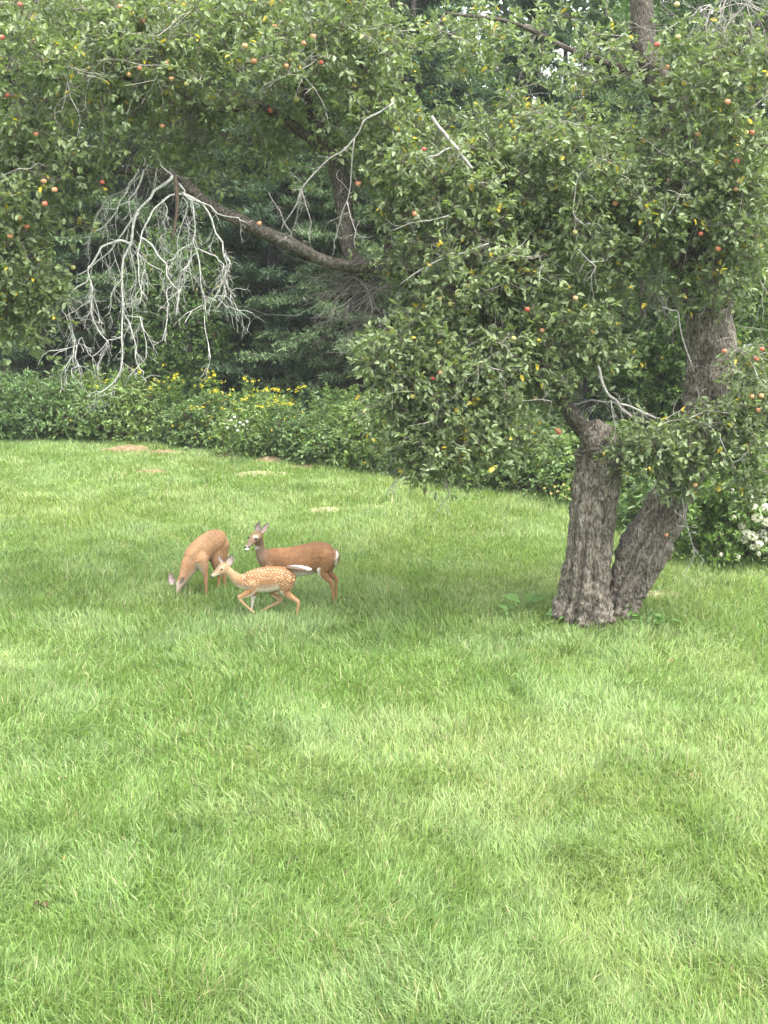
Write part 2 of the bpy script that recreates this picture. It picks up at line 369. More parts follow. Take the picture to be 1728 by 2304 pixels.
# ------------------------------------------------------------ grass
def grass_field():
    P = []
    for (y0, y1, dens) in ((7.6, 10, 5200), (10, 13, 3900), (13, 17, 2500), (17, 22, 1900), (22, 28, 1400), (28, 37, 1100)):
        hw1 = y1 * .33 + 1.2
        n = int((y1 - y0) * 2 * hw1 * dens)
        y = RNG.uniform(y0, y1, n); x = RNG.uniform(-hw1, hw1, n)
        P.append(np.stack([x, y], 1)[np.abs(x) < y * .33 + 1.0])
    P = np.concatenate(P); x, y = P[:, 0], P[:, 1]
    k = y < edgeY(x) + .5
    for (mx, my, mr) in MP:
        d = np.hypot((x - mx) / 1.25, (y - my) / .75)
        k &= (d > mr * (.75 + .5 * vnoise(x * 6, y * 6, 77))) | ((d > mr * .3) & (RNG.random(len(x)) < .35)) | (RNG.random(len(x)) < .12)
    for (tx, ty, tr) in TRUNKS: k &= np.hypot(x - tx, y - ty) > tr
    P = P[k]; x, y = P[:, 0], P[:, 1]; n = len(P)
    near = np.clip((y - 9) / 20, 0, 1)
    clump = fbm(x * 1.1, y * .8, 21, 3); fine = vnoise(x * 5, y * 5, 31); tuft = fbm(x * 2.3, y * 1.5, 61, 2)
    H = .070 + .055 * clump + .035 * fine * RNG.random(n) + .02 * RNG.random(n)
    H += .06 * np.clip(tuft - .60, 0, 1) * 4
    H *= (.7 + .75 * RNG.random(n)) * (1.25 - .35 * near)
    u, v = proj(np.stack([x, y, np.zeros(n)], 1))
    # long tufts the photo shows
    for (cx, cy, r, hh) in ((880, 1125, 75, .2), (300, 1140, 130, .08), (560, 1440, 140, .07), (400, 2230, 130, .27), (1290, 1750, 110, .05), (1450, 1400, 200, .06),
                            (1200, 1395, 60, .08), (60, 1200, 100, .06), (150, 1330, 120, .05), (1180, 2000, 150, .04)):
        w = np.exp(-((u - cx) ** 2 + ((v - cy) * 2.2) ** 2) / (r * r)); H += hh * w * RNG.random(n)
    H = np.clip(H, .03, .32)
    th = 2 * np.pi * 1.8 * fbm(x * .8 + 3, y * .65, 41, 3) + RNG.normal(0, 1.35, n)
    lean = .4 + .35 * fbm(x * 1.3, y * 1.0, 51, 3) + RNG.normal(0, .3, n); lean = np.clip(lean, .05, 1.25)
    dx, dy = np.cos(th), np.sin(th)
    z = gh(x, y) - .005
    w = (.004 + .0036 * RNG.random(n)) * (1 + 1.1 * near) * (1 + .5 * (H > .17))
    bx, by = -dy, dx
    rot = RNG.uniform(-.9, .9, n); bx, by = bx * np.cos(rot) - by * np.sin(rot), bx * np.sin(rot) + by * np.cos(rot)
    base = np.stack([x, y, z], 1); B = np.stack([bx, by, np.zeros(n)], 1); Ld = np.stack([dx, dy, np.zeros(n)], 1); U = np.array([0, 0, 1.])
    def along(t):
        ang = lean * (.35 + .95 * t)
        return base + (Ld * (np.sin(ang) * t)[:, None] + U * (np.cos(ang) * t)[:, None]) * H[:, None]
    p1 = along(.55); p2 = along(1.0)
    V = np.stack([base - B * w[:, None] * .5, base + B * w[:, None] * .5, p1 + B * w[:, None] * .42, p1 - B * w[:, None] * .42, p2], 1).reshape(-1, 3)
    b = np.arange(n)[:, None] * 5
    Q = b + np.array([0, 1, 2, 3]); T = b + np.array([3, 2, 4])
    # blade colour: fresh green, blue-green, yellow-green, straw
    fresh = np.array([.198, .300, .090]); blue = np.array([.255, .35, .155]); yel = np.array([.29, .345, .125]); dark = np.array([.135, .225, .075]); straw = np.array([.46, .42, .24])
    a1 = np.clip((fbm(x * 1.1 + 7, y * .9, 71, 3) - .42) * 3.2, 0, 1)[:, None]; a2 = np.clip((fbm(x * .35, y * .3 + 5, 81, 3) - .45) * 3, 0, 1)[:, None]
    a3 = np.clip((fbm(x * 1.7, y * 1.2, 91, 3) - .50) * 4, 0, 1)[:, None]
    C = fresh * (1 - a1 * .6) + blue * a1 * .6
    a2 = np.clip(a2 + .55 * np.exp(-((y - 27) / 6) ** 2)[:, None], 0, 1)
    C = C * (1 - a2 * .5) + yel * a2 * .5
    C = C * (1 - a3 * .4) + dark * a3 * .4
    C *= RNG.uniform(.55, 1.4, (n, 1))
    s = RNG.random(n) < .035 + .05 * (fbm(x * 1.3, y, 101, 2) > .62); C[s] = straw * RNG.uniform(.6, 1.1, (s.sum(), 1))
    C5 = np.repeat(C, 5, 0).reshape(n, 5, 3); C5[:, 4] *= 1.15; C5 = C5.reshape(-1, 3)
    o = mesh_obj('grass', V, [Q, T], M['grass'], None, C5)
    tag(o, 'green unmown lawn grass', 'grass', None, 'stuff'); return n

# ------------------------------------------------------------ apple tree
TY = 18.85
tree_base = gpt(1320, 1392)
apple_tree = empty('apple_tree', (tree_base.x, tree_base.y, 0), 'old apple tree with two leaning trunks, red apples and one dead drooping branch', 'apple tree')
TRUNKS = []
def L3(lst):
    """(px,py,Y,halfwidth px) -> (x,y,z,r)"""
    out = []
    for px, py, Y, hw in lst:
        p = pt(px, py, Y); rng = (p - Vector((0, 0, CAMZ))).length; out.append((p.x, p.y, p.z, hw * rng / F))
    return out
t1 = L3([(1312, 1412, 18.7, 74), (1313, 1385, 18.7, 68), (1318, 1330, 18.75, 60), (1322, 1260, 18.8, 53), (1328, 1190, 18.85, 51), (1338, 1120, 18.9, 50), (1348, 1060, 18.9, 50), (1350, 1015, 18.9, 49), (1340, 985, 18.9, 40), (1318, 962, 18.9, 28)])
t2 = L3([(1385, 1412, 18.9, 46), (1392, 1380, 18.9, 42), (1400, 1340, 18.95, 44), (1422, 1292, 19.0, 48), (1446, 1242, 19.05, 56), (1480, 1182, 19.1, 52), (1512, 1115, 19.15, 43), (1542, 1050, 19.25, 43), (1568, 990, 19.4, 46), (1592, 930, 19.5, 52), (1603, 870, 19.55, 56), (1602, 800, 19.6, 52),
         (1590, 700, 19.65, 50), (1575, 600, 19.7, 44), (1556, 480, 19.8, 38), (1535, 360, 19.9, 34), (1515, 260, 20.0, 32), (1478, 175, 20.1, 30), (1452, 110, 20.2, 26), (1444, 20, 20.3, 24), (1440, -120, 20.4, 18), (1430, -300, 20.5, 10)])
for p in (t1[0], t2[0]): TRUNKS.append((p[0], p[1], .30))
g = Geo(); add_loft(g, t1, 96, 14, .12, .32, seed=1, crease=((2.55, 3.1, .34, .13, .62), (3.35, 3.05, .30, .12, .55), (3.9, 3.6, .22, .14, .8), (2.1, 2.3, .2, .14, .9)))
add_ball(g, pt(1368, 1000, 18.9), (.13, .14, .11)); g.build('trunk', M['bark'], apple_tree, True)
g = Geo(); add_loft(g, t2[12:], 30, 8, .12, .4, seed=6); g.build('upper_trunk', M['limb_bark'], apple_tree, True)  # canopy shade on the upper trunk painted in with the darker limb bark
g = Geo(); add_loft(g, t2[:13], 84, 12, .11, .34, seed=4, crease=((3.0, 3.3, .28, .13, .60), (3.7, 3.2, .26, .12, .65), (2.5, 2.9, .2, .13, .8))); g.build('trunk', M['bark'], apple_tree, True)
LIMBS = [
    [(1345, 1030, 18.9, 30), (1325, 985, 18.9, 27), (1292, 940, 18.85, 24), (1255, 880, 18.8, 22), (1190, 800, 18.7, 21), (1090, 700, 18.7, 20), (980, 640, 18.8, 20), (870, 605, 18.9, 19), (800, 598, 18.9, 18), (740, 590, 18.9, 16), (650, 548, 18.9, 18), (560, 508, 18.9, 17), (485, 472, 18.9, 15), (435, 432, 18.9, 14), (390, 398, 18.9, 14), (310, 385, 18.8, 11), (210, 386, 18.7, 9), (80, 400, 18.6, 6), (-60, 430, 18.6, 4)],
    [(815, 600, 18.95, 15), (785, 560, 19.1, 20), (776, 480, 19.3, 22), (760, 385, 19.5, 24), (722, 300, 19.6, 20), (690, 225, 19.7, 15), (652, 140, 19.8, 12), (627, 60, 19.9, 10), (600, -60, 20, 6)],
    [(735, 340, 19.55, 17), (690, 305, 19.5, 14), (640, 268, 19.5, 13), (575, 240, 19.5, 10), (495, 247, 19.4, 7), (380, 200, 19.2, 5), (250, 170, 19, 4)],
    [(1585, 700, 19.6, 20), (1540, 620, 19.5, 16), (1450, 540, 19.3, 12), (1330, 470, 19.1, 9), (1200, 420, 19.0, 7), (1060, 400, 18.9, 5)],
    [(1520, 300, 19.9, 16), (1580, 210, 19.6, 12), (1650, 120, 19.3, 9), (1740, 20, 19, 6)],
    [(1480, 180, 20.1, 13), (1390, 150, 20.2, 10), (1280, 110, 20.2, 7), (1150, 50, 20.0, 5), (1000, 30, 19.8, 4)],
    [(1250, 875, 18.8, 13), (1200, 850, 18.4, 11), (1120, 830, 18.1, 9), (1030, 850, 17.9, 7), (930, 870, 17.8, 5)],
    [(1560, 980, 19.35, 16), (1600, 940, 19.0, 11), (1660, 935, 18.6, 9), (1760, 950, 18.3, 6)],
    [(1548, 1010, 19.2, 10), (1540, 960, 18.8, 9), (1570, 900, 18.8, 9)],
    [(870, 605, 18.9, 13), (880, 500, 18.9, 11), (900, 400, 19, 9), (880, 280, 19.2, 8), (820, 160, 19.4, 6), (780, 60, 19.5, 4)],
    [(1600, 620, 19.7, 14), (1660, 520, 19.3, 10), (1720, 400, 19, 7)],
    [(1100, 705, 18.7, 12), (1150, 600, 18.6, 9), (1200, 520, 18.5, 6)],
]
GUIDE = []
for i, L in enumerate(LIMBS):
    g = Geo(); l3 = L3(L); path = add_loft(g, [(a_, b_, c_, d_ * .8) for a_, b_, c_, d_ in l3], 14, 7, .10, .55, seed=i + 10)
    g.build('limb', M['limb_bark'], apple_tree, True)
    GUIDE.append(path)
GUIDE.append(catmull(t2, 6)[20:, :3])

def grow(attr, guide, gap=.28, jit=.05, droop=.12, rtip=.0028, rmax=.03):
    """connect every attractor to the closest existing wood; returns segments A,B,ra,rb and paths of the last stretch"""
    N = [np.concatenate(guide)]; n0 = len(N[0]); cap = n0 + len(attr) * 14
    nodes = np.zeros((cap, 3)); nodes[:n0] = N[0]; cnt = n0; par = -np.ones(cap, int); load = np.zeros(cap)
    d0 = np.array([np.min(((nodes[:n0] - a) ** 2).sum(1)) for a in attr]); order = np.argsort(d0); tips = []
    for ai in order:
        a = attr[ai]; q = ((nodes[:cnt] - a) ** 2).sum(1); j = int(np.argmin(q)); b = nodes[j]; dist = math.sqrt(q[j])
        k = max(1, min(12, int(dist / gap))); prev = j; side = RNG.normal(0, 1, 3) * dist * jit
        for s in range(1, k + 1):
            t = s / k; p = b + (a - b) * t + side * math.sin(t * math.pi) + np.array([0, 0, 1]) * droop * dist * math.sin(t * math.pi)
            nodes[cnt] = p; par[cnt] = prev; prev = cnt; cnt += 1
        tips.append(prev)
    load[tips] += 1
    for i in range(cnt - 1, n0 - 1, -1):
        if par[i] >= n0: load[par[i]] += load[i]
    idx = np.arange(n0, cnt); rb = np.minimum(rtip * np.maximum(load[idx], 1) ** .45, rmax); ra_l = np.where(par[idx] >= n0, load[par[idx]], load[idx] * 1.5)
    ra = np.minimum(rtip * np.maximum(ra_l, 1) ** .45, rmax)
    A = nodes[par[idx]]; B = nodes[idx]
    T = np.array([[nodes[t], nodes[par[t]]] for t in tips])
    return A, B, ra, rb, T
CROWN = [  # cx, cy, rx, ry, Y, depth, how many tips
    (60, 430, 190, 150, 18.6, .9, 110), (30, 600, 120, 120, 18.5, .6, 60), (50, 700, 80, 95, 18.5, .4, 40), (160, 300, 230, 90, 18.8, 1.0, 80),
    (180, 100, 300, 150, 18.8, 1.4, 190), (520, 110, 260, 140, 19.0, 1.4, 150), (760, 90, 170, 120, 19.4, 1.2, 80), (470, 20, 400, 80, 19.4, 1.5, 90),
    (820, 260, 130, 120, 19.4, .9, 60), (540, 380, 150, 60, 19.8, .5, 20), (600, 300, 100, 50, 19.9, .6, 20), (380, 250, 160, 60, 20.0, .6, 34), (420, 320, 120, 50, 20.2, .5, 16), (900, 320, 90, 90, 19.2, .7, 34),
    (960, 430, 130, 120, 18.8, .9, 80), (1100, 420, 190, 130, 18.8, 1.1, 120), (1320, 400, 200, 130, 18.8, 1.1, 120), (1200, 300, 250, 80, 19.3, 1.1, 80),
    (1060, 600, 200, 110, 18.6, 1.0, 130), (960, 780, 120, 110, 18.1, .8, 70), (880, 800, 70, 50, 18.0, .5, 22), (1020, 900, 180, 110, 18.0, .8, 120),
    (1000, 1010, 140, 60, 17.9, .6, 60), (1100, 980, 120, 60, 18.0, .6, 45), (1130, 780, 130, 120, 18.4, .8, 80), (1260, 680, 150, 90, 18.6, .9, 70), (1330, 560, 200, 100, 18.9, 1.0, 80),
    (1350, 790, 90, 40, 18.6, .5, 22), (1240, 860, 60, 60, 18.4, .4, 14),
    (1600, 300, 170, 160, 18.9, 1.0, 120), (1660, 480, 110, 120, 18.8, .8, 70), (1620, 140, 150, 80, 18.9, .9, 60), (1500, 460, 110, 110, 18.9, .9, 50), (1640, 650, 110, 60, 18.8, .6, 26),
    (1550, 1000, 130, 55, 18.3, .5, 52), (1660, 960, 90, 70, 18.3, .5, 40), (1450, 1020, 70, 40, 18.4, .4, 18), (1520, 1075, 70, 35, 18.5, .3, 14), (1700, 830, 60, 80, 18.4, .4, 18), (1690, 900, 70, 50, 18.4, .4, 16),
    (1180, 120, 300, 110, 20.0, 1.2, 60), (1690, 1060, 60, 60, 18.4, .3, 14), (980, 1060, 60, 28, 17.8, .3, 9),
]
def blob_points(blobs):
    out = []
    for cx, cy, rx, ry, Y, dep, n in blobs:
        for _ in range(n):
            while True:
                v = RNG.uniform(-1, 1, 3)
                if v.dot(v) < 1 and RNG.random() < .35 + .65 * v.dot(v): break
            out.append(tuple(pt(cx + v[0] * rx, cy + v[1] * ry, Y + v[2] * dep)))
    return np.array(out)
attr = blob_points(CROWN)
A, B, ra, rb, T = grow(attr, GUIDE)
g = Geo(); tw = RNG.uniform(.5, 1.5, (len(A), 1)) * np.array([.18, .165, .14]); add_segs(g, A, B, ra, rb, tw, 5)
def sprigs(g, T, per, spread, L, Wd, col, yellow=.012, droopy=.25, along=.7, up=.75, pale=.25, bunch=5, segs=None, nshoot=2):
    """leaf rosettes around each tip; extra side shoots"""
    n = len(T); tip = T[:, 0]; bk = T[:, 1]; d = nrm(tip - bk)
    nb = per
    ti = np.repeat(np.arange(n), nb); m = len(ti)
    off = RNG.normal(0, 1, (m, 3)) * spread * np.array([1, 1, .8])
    t = RNG.random((m, 1)) * along
    base = tip[ti]; ctr = base + off * (.5 + RNG.random((m, 1))) - d[ti] * t * .3; ctr[:, 2] -= droopy * spread * RNG.random(m)
    # little shoots from the twig to the rosette
    if segs is not None: add_segs(segs, base - d[ti] * t * .25, ctr, .0022, .0014, np.array([.12, .10, .08]), 3)
    sd = nrm(ctr - base + np.array([0, 0, .05]))
    k = bunch; li = np.repeat(np.arange(m), k); q = len(li)
    D = nrm(sd[li] * .7 + RNG.normal(0, .62, (q, 3)) + np.array([0, 0, -.12]))
    N = nrm(np.array([0, 0, up]) + RNG.normal(0, .5, (q, 3)))
    P = ctr[li] + D * .012 + RNG.normal(0, .018, (q, 3))
    C = np.array(col) * RNG.uniform(.75, 1.25, (q, 1)) * RNG.uniform(.85, 1.15, (m, 1))[li]
    tone = RNG.uniform(0, 1, (n, 1))[ti][li]; C = C * (1 - .22 * tone * np.array([0., .1, .6])) * (.85 + .3 * tone)
    pl = RNG.random(q) < pale * .4; C[pl] = C[pl] * .5 + np.array([.15, .18, .11])
    y = RNG.random(q) < yellow; C[y] = np.array([.62, .47, .05]) * RNG.uniform(.6, 1.1, (y.sum(), 1))
    yb = (RNG.random(m) < yellow * .4)[li] & (RNG.random(q) < .7); C[yb] = np.array([.58, .46, .07]) * RNG.uniform(.6, 1.1, (yb.sum(), 1))
    s = RNG.uniform(.7, 1.25, q)
    add_leaves(g, P, D, N, L * s, Wd * s, C)
    return P
lg = Geo(); LP = sprigs(lg, T, 8, .14, .095, .048, (.168, .216, .108), segs=g, yellow=.012)
# hanging fine bare twigs through the crown
def dead_twigs(g, starts, n, L, col, r=.004, depth=2, droop=.5, d0=None, spread=.7):
    """short forked twigs, starts: (k,3)"""
    A = []; B = []; R1 = []; R2 = []
    def rec(p, d, l, rr, dep):
        ns = 3 if l > .15 else 2
        for s in range(ns):
            d = nrm(d + RNG.normal(0, .22, 3) + np.array([0, 0, -.16 * droop])); q = p + d * l / ns
            A.append(p); B.append(q); R1.append(rr * (1 - .2 * s / ns)); R2.append(rr * (1 - .2 * (s + 1) / ns))
            if dep > 0 and RNG.random() < .8: rec(q, nrm(d + RNG.normal(0, spread, 3)), l * RNG.uniform(.35, .7), rr * .62, dep - 1)
            p = q
    for i in range(n):
        p = starts[RNG.integers(len(starts))]; d = RNG.normal(0, 1, 3) if d0 is None else np.array(d0) + RNG.normal(0, .5, 3)
        d = nrm(d - np.array([0, 0, droop])); rec(p, d, L * RNG.uniform(.5, 1.3), r * RNG.uniform(.7, 1.3), depth)
    add_segs(g, np.array(A), np.array(B), np.array(R1), np.array(R2), np.array(col) * RNG.uniform(.7, 1.3, (len(A), 1)), 4)
g.build('twigs', M['twig'], apple_tree)
lg.build('crown', M['leaf'], apple_tree)
dg = Geo()
inner = np.concatenate([B[RNG.integers(0, len(B), 220)]])
dead_twigs(dg, inner, 300, .6, (.30, .28, .25), .0045, 2, .35)
dead_twigs(dg, np.array([pt(*p) for p in ((1410, 560, 19.2), (1440, 620, 19.3), (1480, 640, 19.4), (1380, 600, 19.2), (1460, 560, 19.3), (1520, 600, 19.4))], float), 60, .6, (.22, .195, .17), .005, 3, .6)
dead_twigs(dg, np.array([pt(*p) for p in ((960, 600, 18.6), (1020, 580, 18.5), (1070, 560, 18.5), (900, 640, 18.8), (850, 650, 19), (820, 640, 19.0))], float), 45, .6, (.20, .18, .16), .005, 3, .4)
dead_twigs(dg, np.array([pt(*p) for p in ((860, 640, 19.1), (840, 670, 19.2), (800, 620, 19.1), (880, 700, 19.0))], float), 40, .8, (.13, .115, .10), .005, 2, .35, d0=(-.8, 0, -.3))
dead_twigs(dg, np.array([pt(*p) for p in ((470, 190, 19.4), (380, 220, 19.3), (560, 250, 19.6), (300, 260, 19.2), (430, 260, 19.3), (90, 100, 18.9), (60, 210, 18.8))], float), 70, .7, (.15, .13, .115), .005, 3, .3)
dead_twigs(dg, np.array([pt(*p) for p in ((1600, 10, 18.8), (1640, -20, 18.8), (1680, 10, 18.9))], float), 26, .7, (.26, .24, .22), .005, 3, .5)
dg.build('bare_twigs', M['dead'], apple_tree)

# the dead drooping branch (crop coordinates: origin 0,350 scale 1.92)
def Z4(x, y): return (x / 1.92, 350 + y / 1.92)
DEAD = [
    ([(745, 90), (700, 135), (650, 185), (590, 260), (572, 380), (532, 520), (532, 640), (530, 800), (520, 920), (480, 990), (410, 1035)], 9, 0),
    ([(570, 380), (520, 370), (440, 390), (400, 460), (385, 520), (395, 620), (400, 700), (430, 770), (470, 820)], 7, -.15),
    ([(385, 520), (330, 570), (255, 640), (300, 740), (330, 840), (345, 905), (310, 950)], 4.5, -.2),
    ([(535, 640), (560, 720), (590, 830), (600, 920), (620, 960), (620, 990)], 5, .1),
    ([(770, 120), (790, 165), (830, 205), (845, 330), (850, 420), (865, 560), (885, 690)], 6, -.1),
    ([(785, 160), (880, 215), (930, 330), (960, 420), (990, 480), (985, 560), (990, 620)], 6, .1),
    ([(965, 430), (970, 520), (935, 600), (900, 690)], 4, .15),
    ([(785, 165), (700, 200), (650, 260), (610, 330), (590, 420), (600, 540), (610, 640)], 6, -.25),
    ([(605, 350), (680, 430), (720, 480), (745, 560), (720, 600), (715, 665)], 5, -.2),
    ([(742, 550), (760, 570), (772, 592)], 3, -.2),
    ([(785, 165), (910, 215), (1000, 265), (1038, 292)], 5, -.1),
    ([(700, 190), (722, 260), (715, 330), (690, 370)], 4, .1),
    ([(790, 180), (800, 250), (772, 330), (776, 440)], 4, .0),
    ([(600, 60), (560, 120), (520, 200), (480, 280), (400, 330), (360, 360)], 6, .1),
    ([(600, 250), (540, 330), (470, 420), (380, 500), (300, 540), (250, 590), (235, 640)], 5, .2),
    ([(850, 400), (910, 430), (945, 455), (960, 500)], 3.5, -.1),
    ([(830, 380), (760, 420), (720, 452)], 3, -.1),
    ([(850, 420), (810, 475), (785, 502)], 3, -.1),
    ([(532, 520), (490, 570), (480, 640), (450, 700)], 4, .1),
    ([(620, 60), (580, 160), (560, 240), (575, 330)], 6, .15),
    ([(560, 200), (500, 235), (430, 235), (400, 285)], 4, .2),
    ([(540, 690), (600, 700), (605, 715)], 3, 0),
    ([(530, 780), (470, 800), (400, 870), (350, 790), (330, 830)], 3, -.1),
    ([(620, 45), (612, -20), (618, -90), (640, -105), (655, -60)], 4, 0),
    ([(400, 620), (330, 670), (262, 710), (258, 752)], 3.5, .1),
    ([(690, 20), (720, 70), (760, 95)], 5, 0),
    ([(640, 40), (560, 130), (470, 180), (400, 330)], 4, .3),
    ([(575, 300), (560, 420), (590, 560), (570, 680), (545, 760)], 4, .25),
    ([(595, 420), (640, 470), (700, 500), (700, 540)], 3.5, .1),
]
g = Geo(); starts = []
dcol = np.array([.50, .49, .45])
for pl, hw, dy in DEAD:
    n = len(pl); L = [(*Z4(*p), 18.75 + dy * i / (n - 1), max(hw * .40 * (1 - .7 * i / (n - 1)), .9)) for i, p in enumerate(pl)]
    L = [(a + random.uniform(-2.5, 2.5) * (i > 0), b + random.uniform(-2.5, 2.5) * (i > 0), c, d) for i, (a, b, c, d) in enumerate(L)]
    L = [q for a, b in zip(L[:-1], L[1:]) for q in (a, tuple((np.array(a) + np.array(b)) / 2 + np.array([random.uniform(-8, 8), random.uniform(-5, 5), random.uniform(-.04, .04), 0])))] + [L[-1]]; path = add_loft(g, L3(L), 7, 2, 0, .5, dcol * random.uniform(.85, 1.1), seed=int(pl[0][0])); starts.append(path[len(path) // 6:])
starts = np.concatenate(starts)
dead_twigs(g, starts, 260, .22, dcol * .85, .0033, 2, .9, spread=.6)
dead_twigs(g, starts[(starts[:, 2] > 4.6)], 55, .40, dcol * .7, .0045, 2, 1.1, d0=(-.3, 0, -.5))
dead_twigs(g, starts, 26, .5, dcol * .95, .006, 2, 1.6, spread=.55)
db = g.build('dead_branch', M['dead'], apple_tree, True); db['label'] = 'grey leafless broken branch hanging down in a fan of twigs'
g = Geo(); add_loft(g, L3([(394, 395, 18.62, 4), (398, 430, 18.6, 5), (399, 470, 18.6, 3.5), (393, 510, 18.6, 3), (389, 542, 18.6, 1)]), 7, 4, .2, .4, (.11, .08, .06))
g.build('splintered_wood', M['dead'], apple_tree)
for L in ([(972, 262, 18.2, 6), (1000, 300, 18.1, 7), (1030, 335, 18.0, 7), (1048, 360, 17.95, 6), (1063, 380, 17.9, 5)], [(1020, 332, 18.0, 4), (990, 345, 17.95, 3), (968, 352, 17.9, 3), (958, 366, 17.9, 2)],
          [(1345, 822, 18.2, 5), (1352, 850, 18.15, 6), (1370, 890, 18.1, 6), (1395, 915, 18.1, 5), (1422, 938, 18.1, 4)], [(1385, 908, 18.1, 4), (1430, 920, 18.1, 4), (1475, 940, 18.1, 3)], [(1280, 910, 18.6, 4), (1330, 900, 18.4, 3), (1390, 905, 18.2, 3)],
          [(1375, 900, 18.1, 2), (1385, 960, 18.1, 2), (1383, 985, 18.1, 1.2)], [(1040, 700, 17.9, 3), (1090, 655, 17.85, 3), (1130, 640, 17.8, 2)],
          [(604, 432, 18.9, 2), (630, 475, 18.85, 3), (652, 520, 18.8, 4), (662, 545, 18.9, 4)],
          [(885, 232, 18.4, 4), (820, 270, 18.3, 3), (790, 320, 18.3, 3), (745, 354, 18.3, 3), (677, 427, 18.3, 3), (655, 480, 18.3, 2), (632, 520, 18.3, 1)],
          [(678, 425, 18.3, 2.4), (700, 500, 18.3, 2), (698, 555, 18.3, 1.5)], [(680, 430, 18.3, 2), (665, 500, 18.35, 1.5), (650, 550, 18.3, 1)],
          [(797, 312, 18.3, 3), (790, 390, 18.3, 2.6), (781, 453, 18.3, 2.4), (765, 500, 18.3, 2), (750, 552, 18.3, 1.4)], [(781, 453, 18.3, 2), (800, 520, 18.3, 2), (800, 560, 18.3, 1)],
          [(900, 640, 18.0, 2.4), (960, 600, 17.9, 3), (1040, 570, 17.8, 3), (1100, 548, 17.8, 3)], [(880, 520, 18.1, 2), (930, 500, 18.0, 2), (1010, 485, 17.9, 2.4)],
          [(1320, 510, 17.9, 2), (1290, 480, 17.9, 2), (1300, 400, 17.9, 2.4), (1340, 362, 17.9, 2.6)], [(1300, 560, 17.9, 2.2), (1340, 600, 17.9, 2.2), (1330, 640, 17.9, 1.5)],
          [(1490, 690, 18.7, 2.5), (1525, 700, 18.7, 2.5), (1535, 760, 18.7, 2.5), (1560, 830, 18.7, 2)], 
          [(1620, 985, 17.9, 2.2), (1650, 1040, 17.9, 2.2), (1690, 1010, 17.9, 2), (1726, 1005, 17.9, 2)], [(870, 1110, 17.7, 1.2), (900, 1075, 17.7, 2), (920, 1055, 17.7, 2)], [(980, 1155, 17.7, 1), (1010, 1110, 17.7, 1.8), (1000, 1070, 17.7, 2)],
          [(1540, 1290, 18.0, 1.2), (1562, 1250, 18.0, 1.6), (1550, 1200, 18.05, 1.8), (1535, 1120, 18.1, 2)]):
    g = Geo(); L = [(a, b, c, d * .6) for a, b, c, d in L]
    L = [q for a, b in zip(L[:-1], L[1:]) for q in (a, tuple((np.array(a) + np.array(b)) / 2 + np.array([random.uniform(-4, 4), random.uniform(-4, 4), 0, 0])))] + [L[-1]]
    add_loft(g, L3(L), 7, 2, 0, .4, np.array((.30, .285, .26)) * random.uniform(.5, 1.1))
    s = catmull(L3(L), 3)[:, :3]; dead_twigs(g, s, 7, .2, (.28, .27, .24), .003, 2, .5)
    g.build('dead_sprig', M['dead'], apple_tree, True)

# ---- leaves low on the trunk (region in front of trunk 2)
# ---- apples
AP = [(x / 1.92, y / 1.92) for x, y in ((614, 90), (88, 20), (519, 28), (1186, 115), (1058, 198), (1097, 264), (1387, 271), (605, 295), (556, 322), (717, 273), (740, 340), (805, 362), (700, 545), (30, 412), (8, 162), (1352, 158), (1280, 428), (1167, 478), (190, 783), (236, 820), (441, 787), (193, 880), (82, 942), (117, 978), (1120, 965), (1548, 794), (155, 580), (1312, 188), (1237, 285), (43, 1020), (315, 1155))]
AP += [(864 + x / 1.92, y / 1.92) for x, y in ((172, 645), (999, 880), (1230, 780), (1534, 784), (1523, 697), (1563, 572), (1590, 572), (1355, 580), (1484, 440), (1443, 1075), (1368, 1010), (825, 1003), (135, 925), (1180, 193), (1265, 20), (1222, 290), (1270, 160), (1520, 818))]
AP += [(864 + x / 1.92, 550 + y / 1.92) for x, y in ((290, 258), (317, 215), (618, 280), (683, 372), (240, 235), (210, 580), (245, 555), (125, 657), (652, 663), (755, 812), (1610, 495), (1632, 452), (1588, 657), (1630, 655), (1618, 716), (1470, 460), (1345, 1040), (40, 680), (560, 405), (827, 232))]
AP += [(1150 + x / 2.87, 900 + y / 2.87) for x, y in ((1000, 870), (300, 195))]
lu, lv = proj(LP); ldep = LP[:, 1]
am = {}
def apple_mesh(kind):
    g = Geo(); n, m = 14, 10; V = []; C = []
    base = {'red': (.50, .09, .07), 'blush': (.54, .22, .12), 'green': (.42, .39, .13)}[kind]
    for j in range(m + 1):
        th = math.pi * j / m; rr = .038 * (math.sin(th) ** .85) * (1 + .06 * math.cos(th)); zz = .036 * math.cos(th) * (1 - .35 * math.exp(-(math.sin(th) * 2.4) ** 2))
        for k in range(n):
            a = k * 2 * math.pi / n; V.append((rr * math.cos(a), rr * math.sin(a), zz))
            mixv = .5 + .5 * math.sin(a + .7); c = np.array(base) * (1 - .55 * mixv) + np.array((.48, .36, .15)) * .55 * mixv; C.append(c)
    a = np.arange(n); b = (a + 1) % n
    Q = np.concatenate([np.stack([j * n + a, (j + 1) * n + a, (j + 1) * n + b, j * n + b], 1) for j in range(m)])
    g.add(np.array(V), Q, None, np.array(C)); return g
def stem_geo():
    s = Geo(); add_loft(s, [(0, 0, .024, .0022), (.003, 0, .05, .0018), (.01, .002, .085, .0024)], 5, 3, C=(.12, .09, .06)); return s
protos = {}
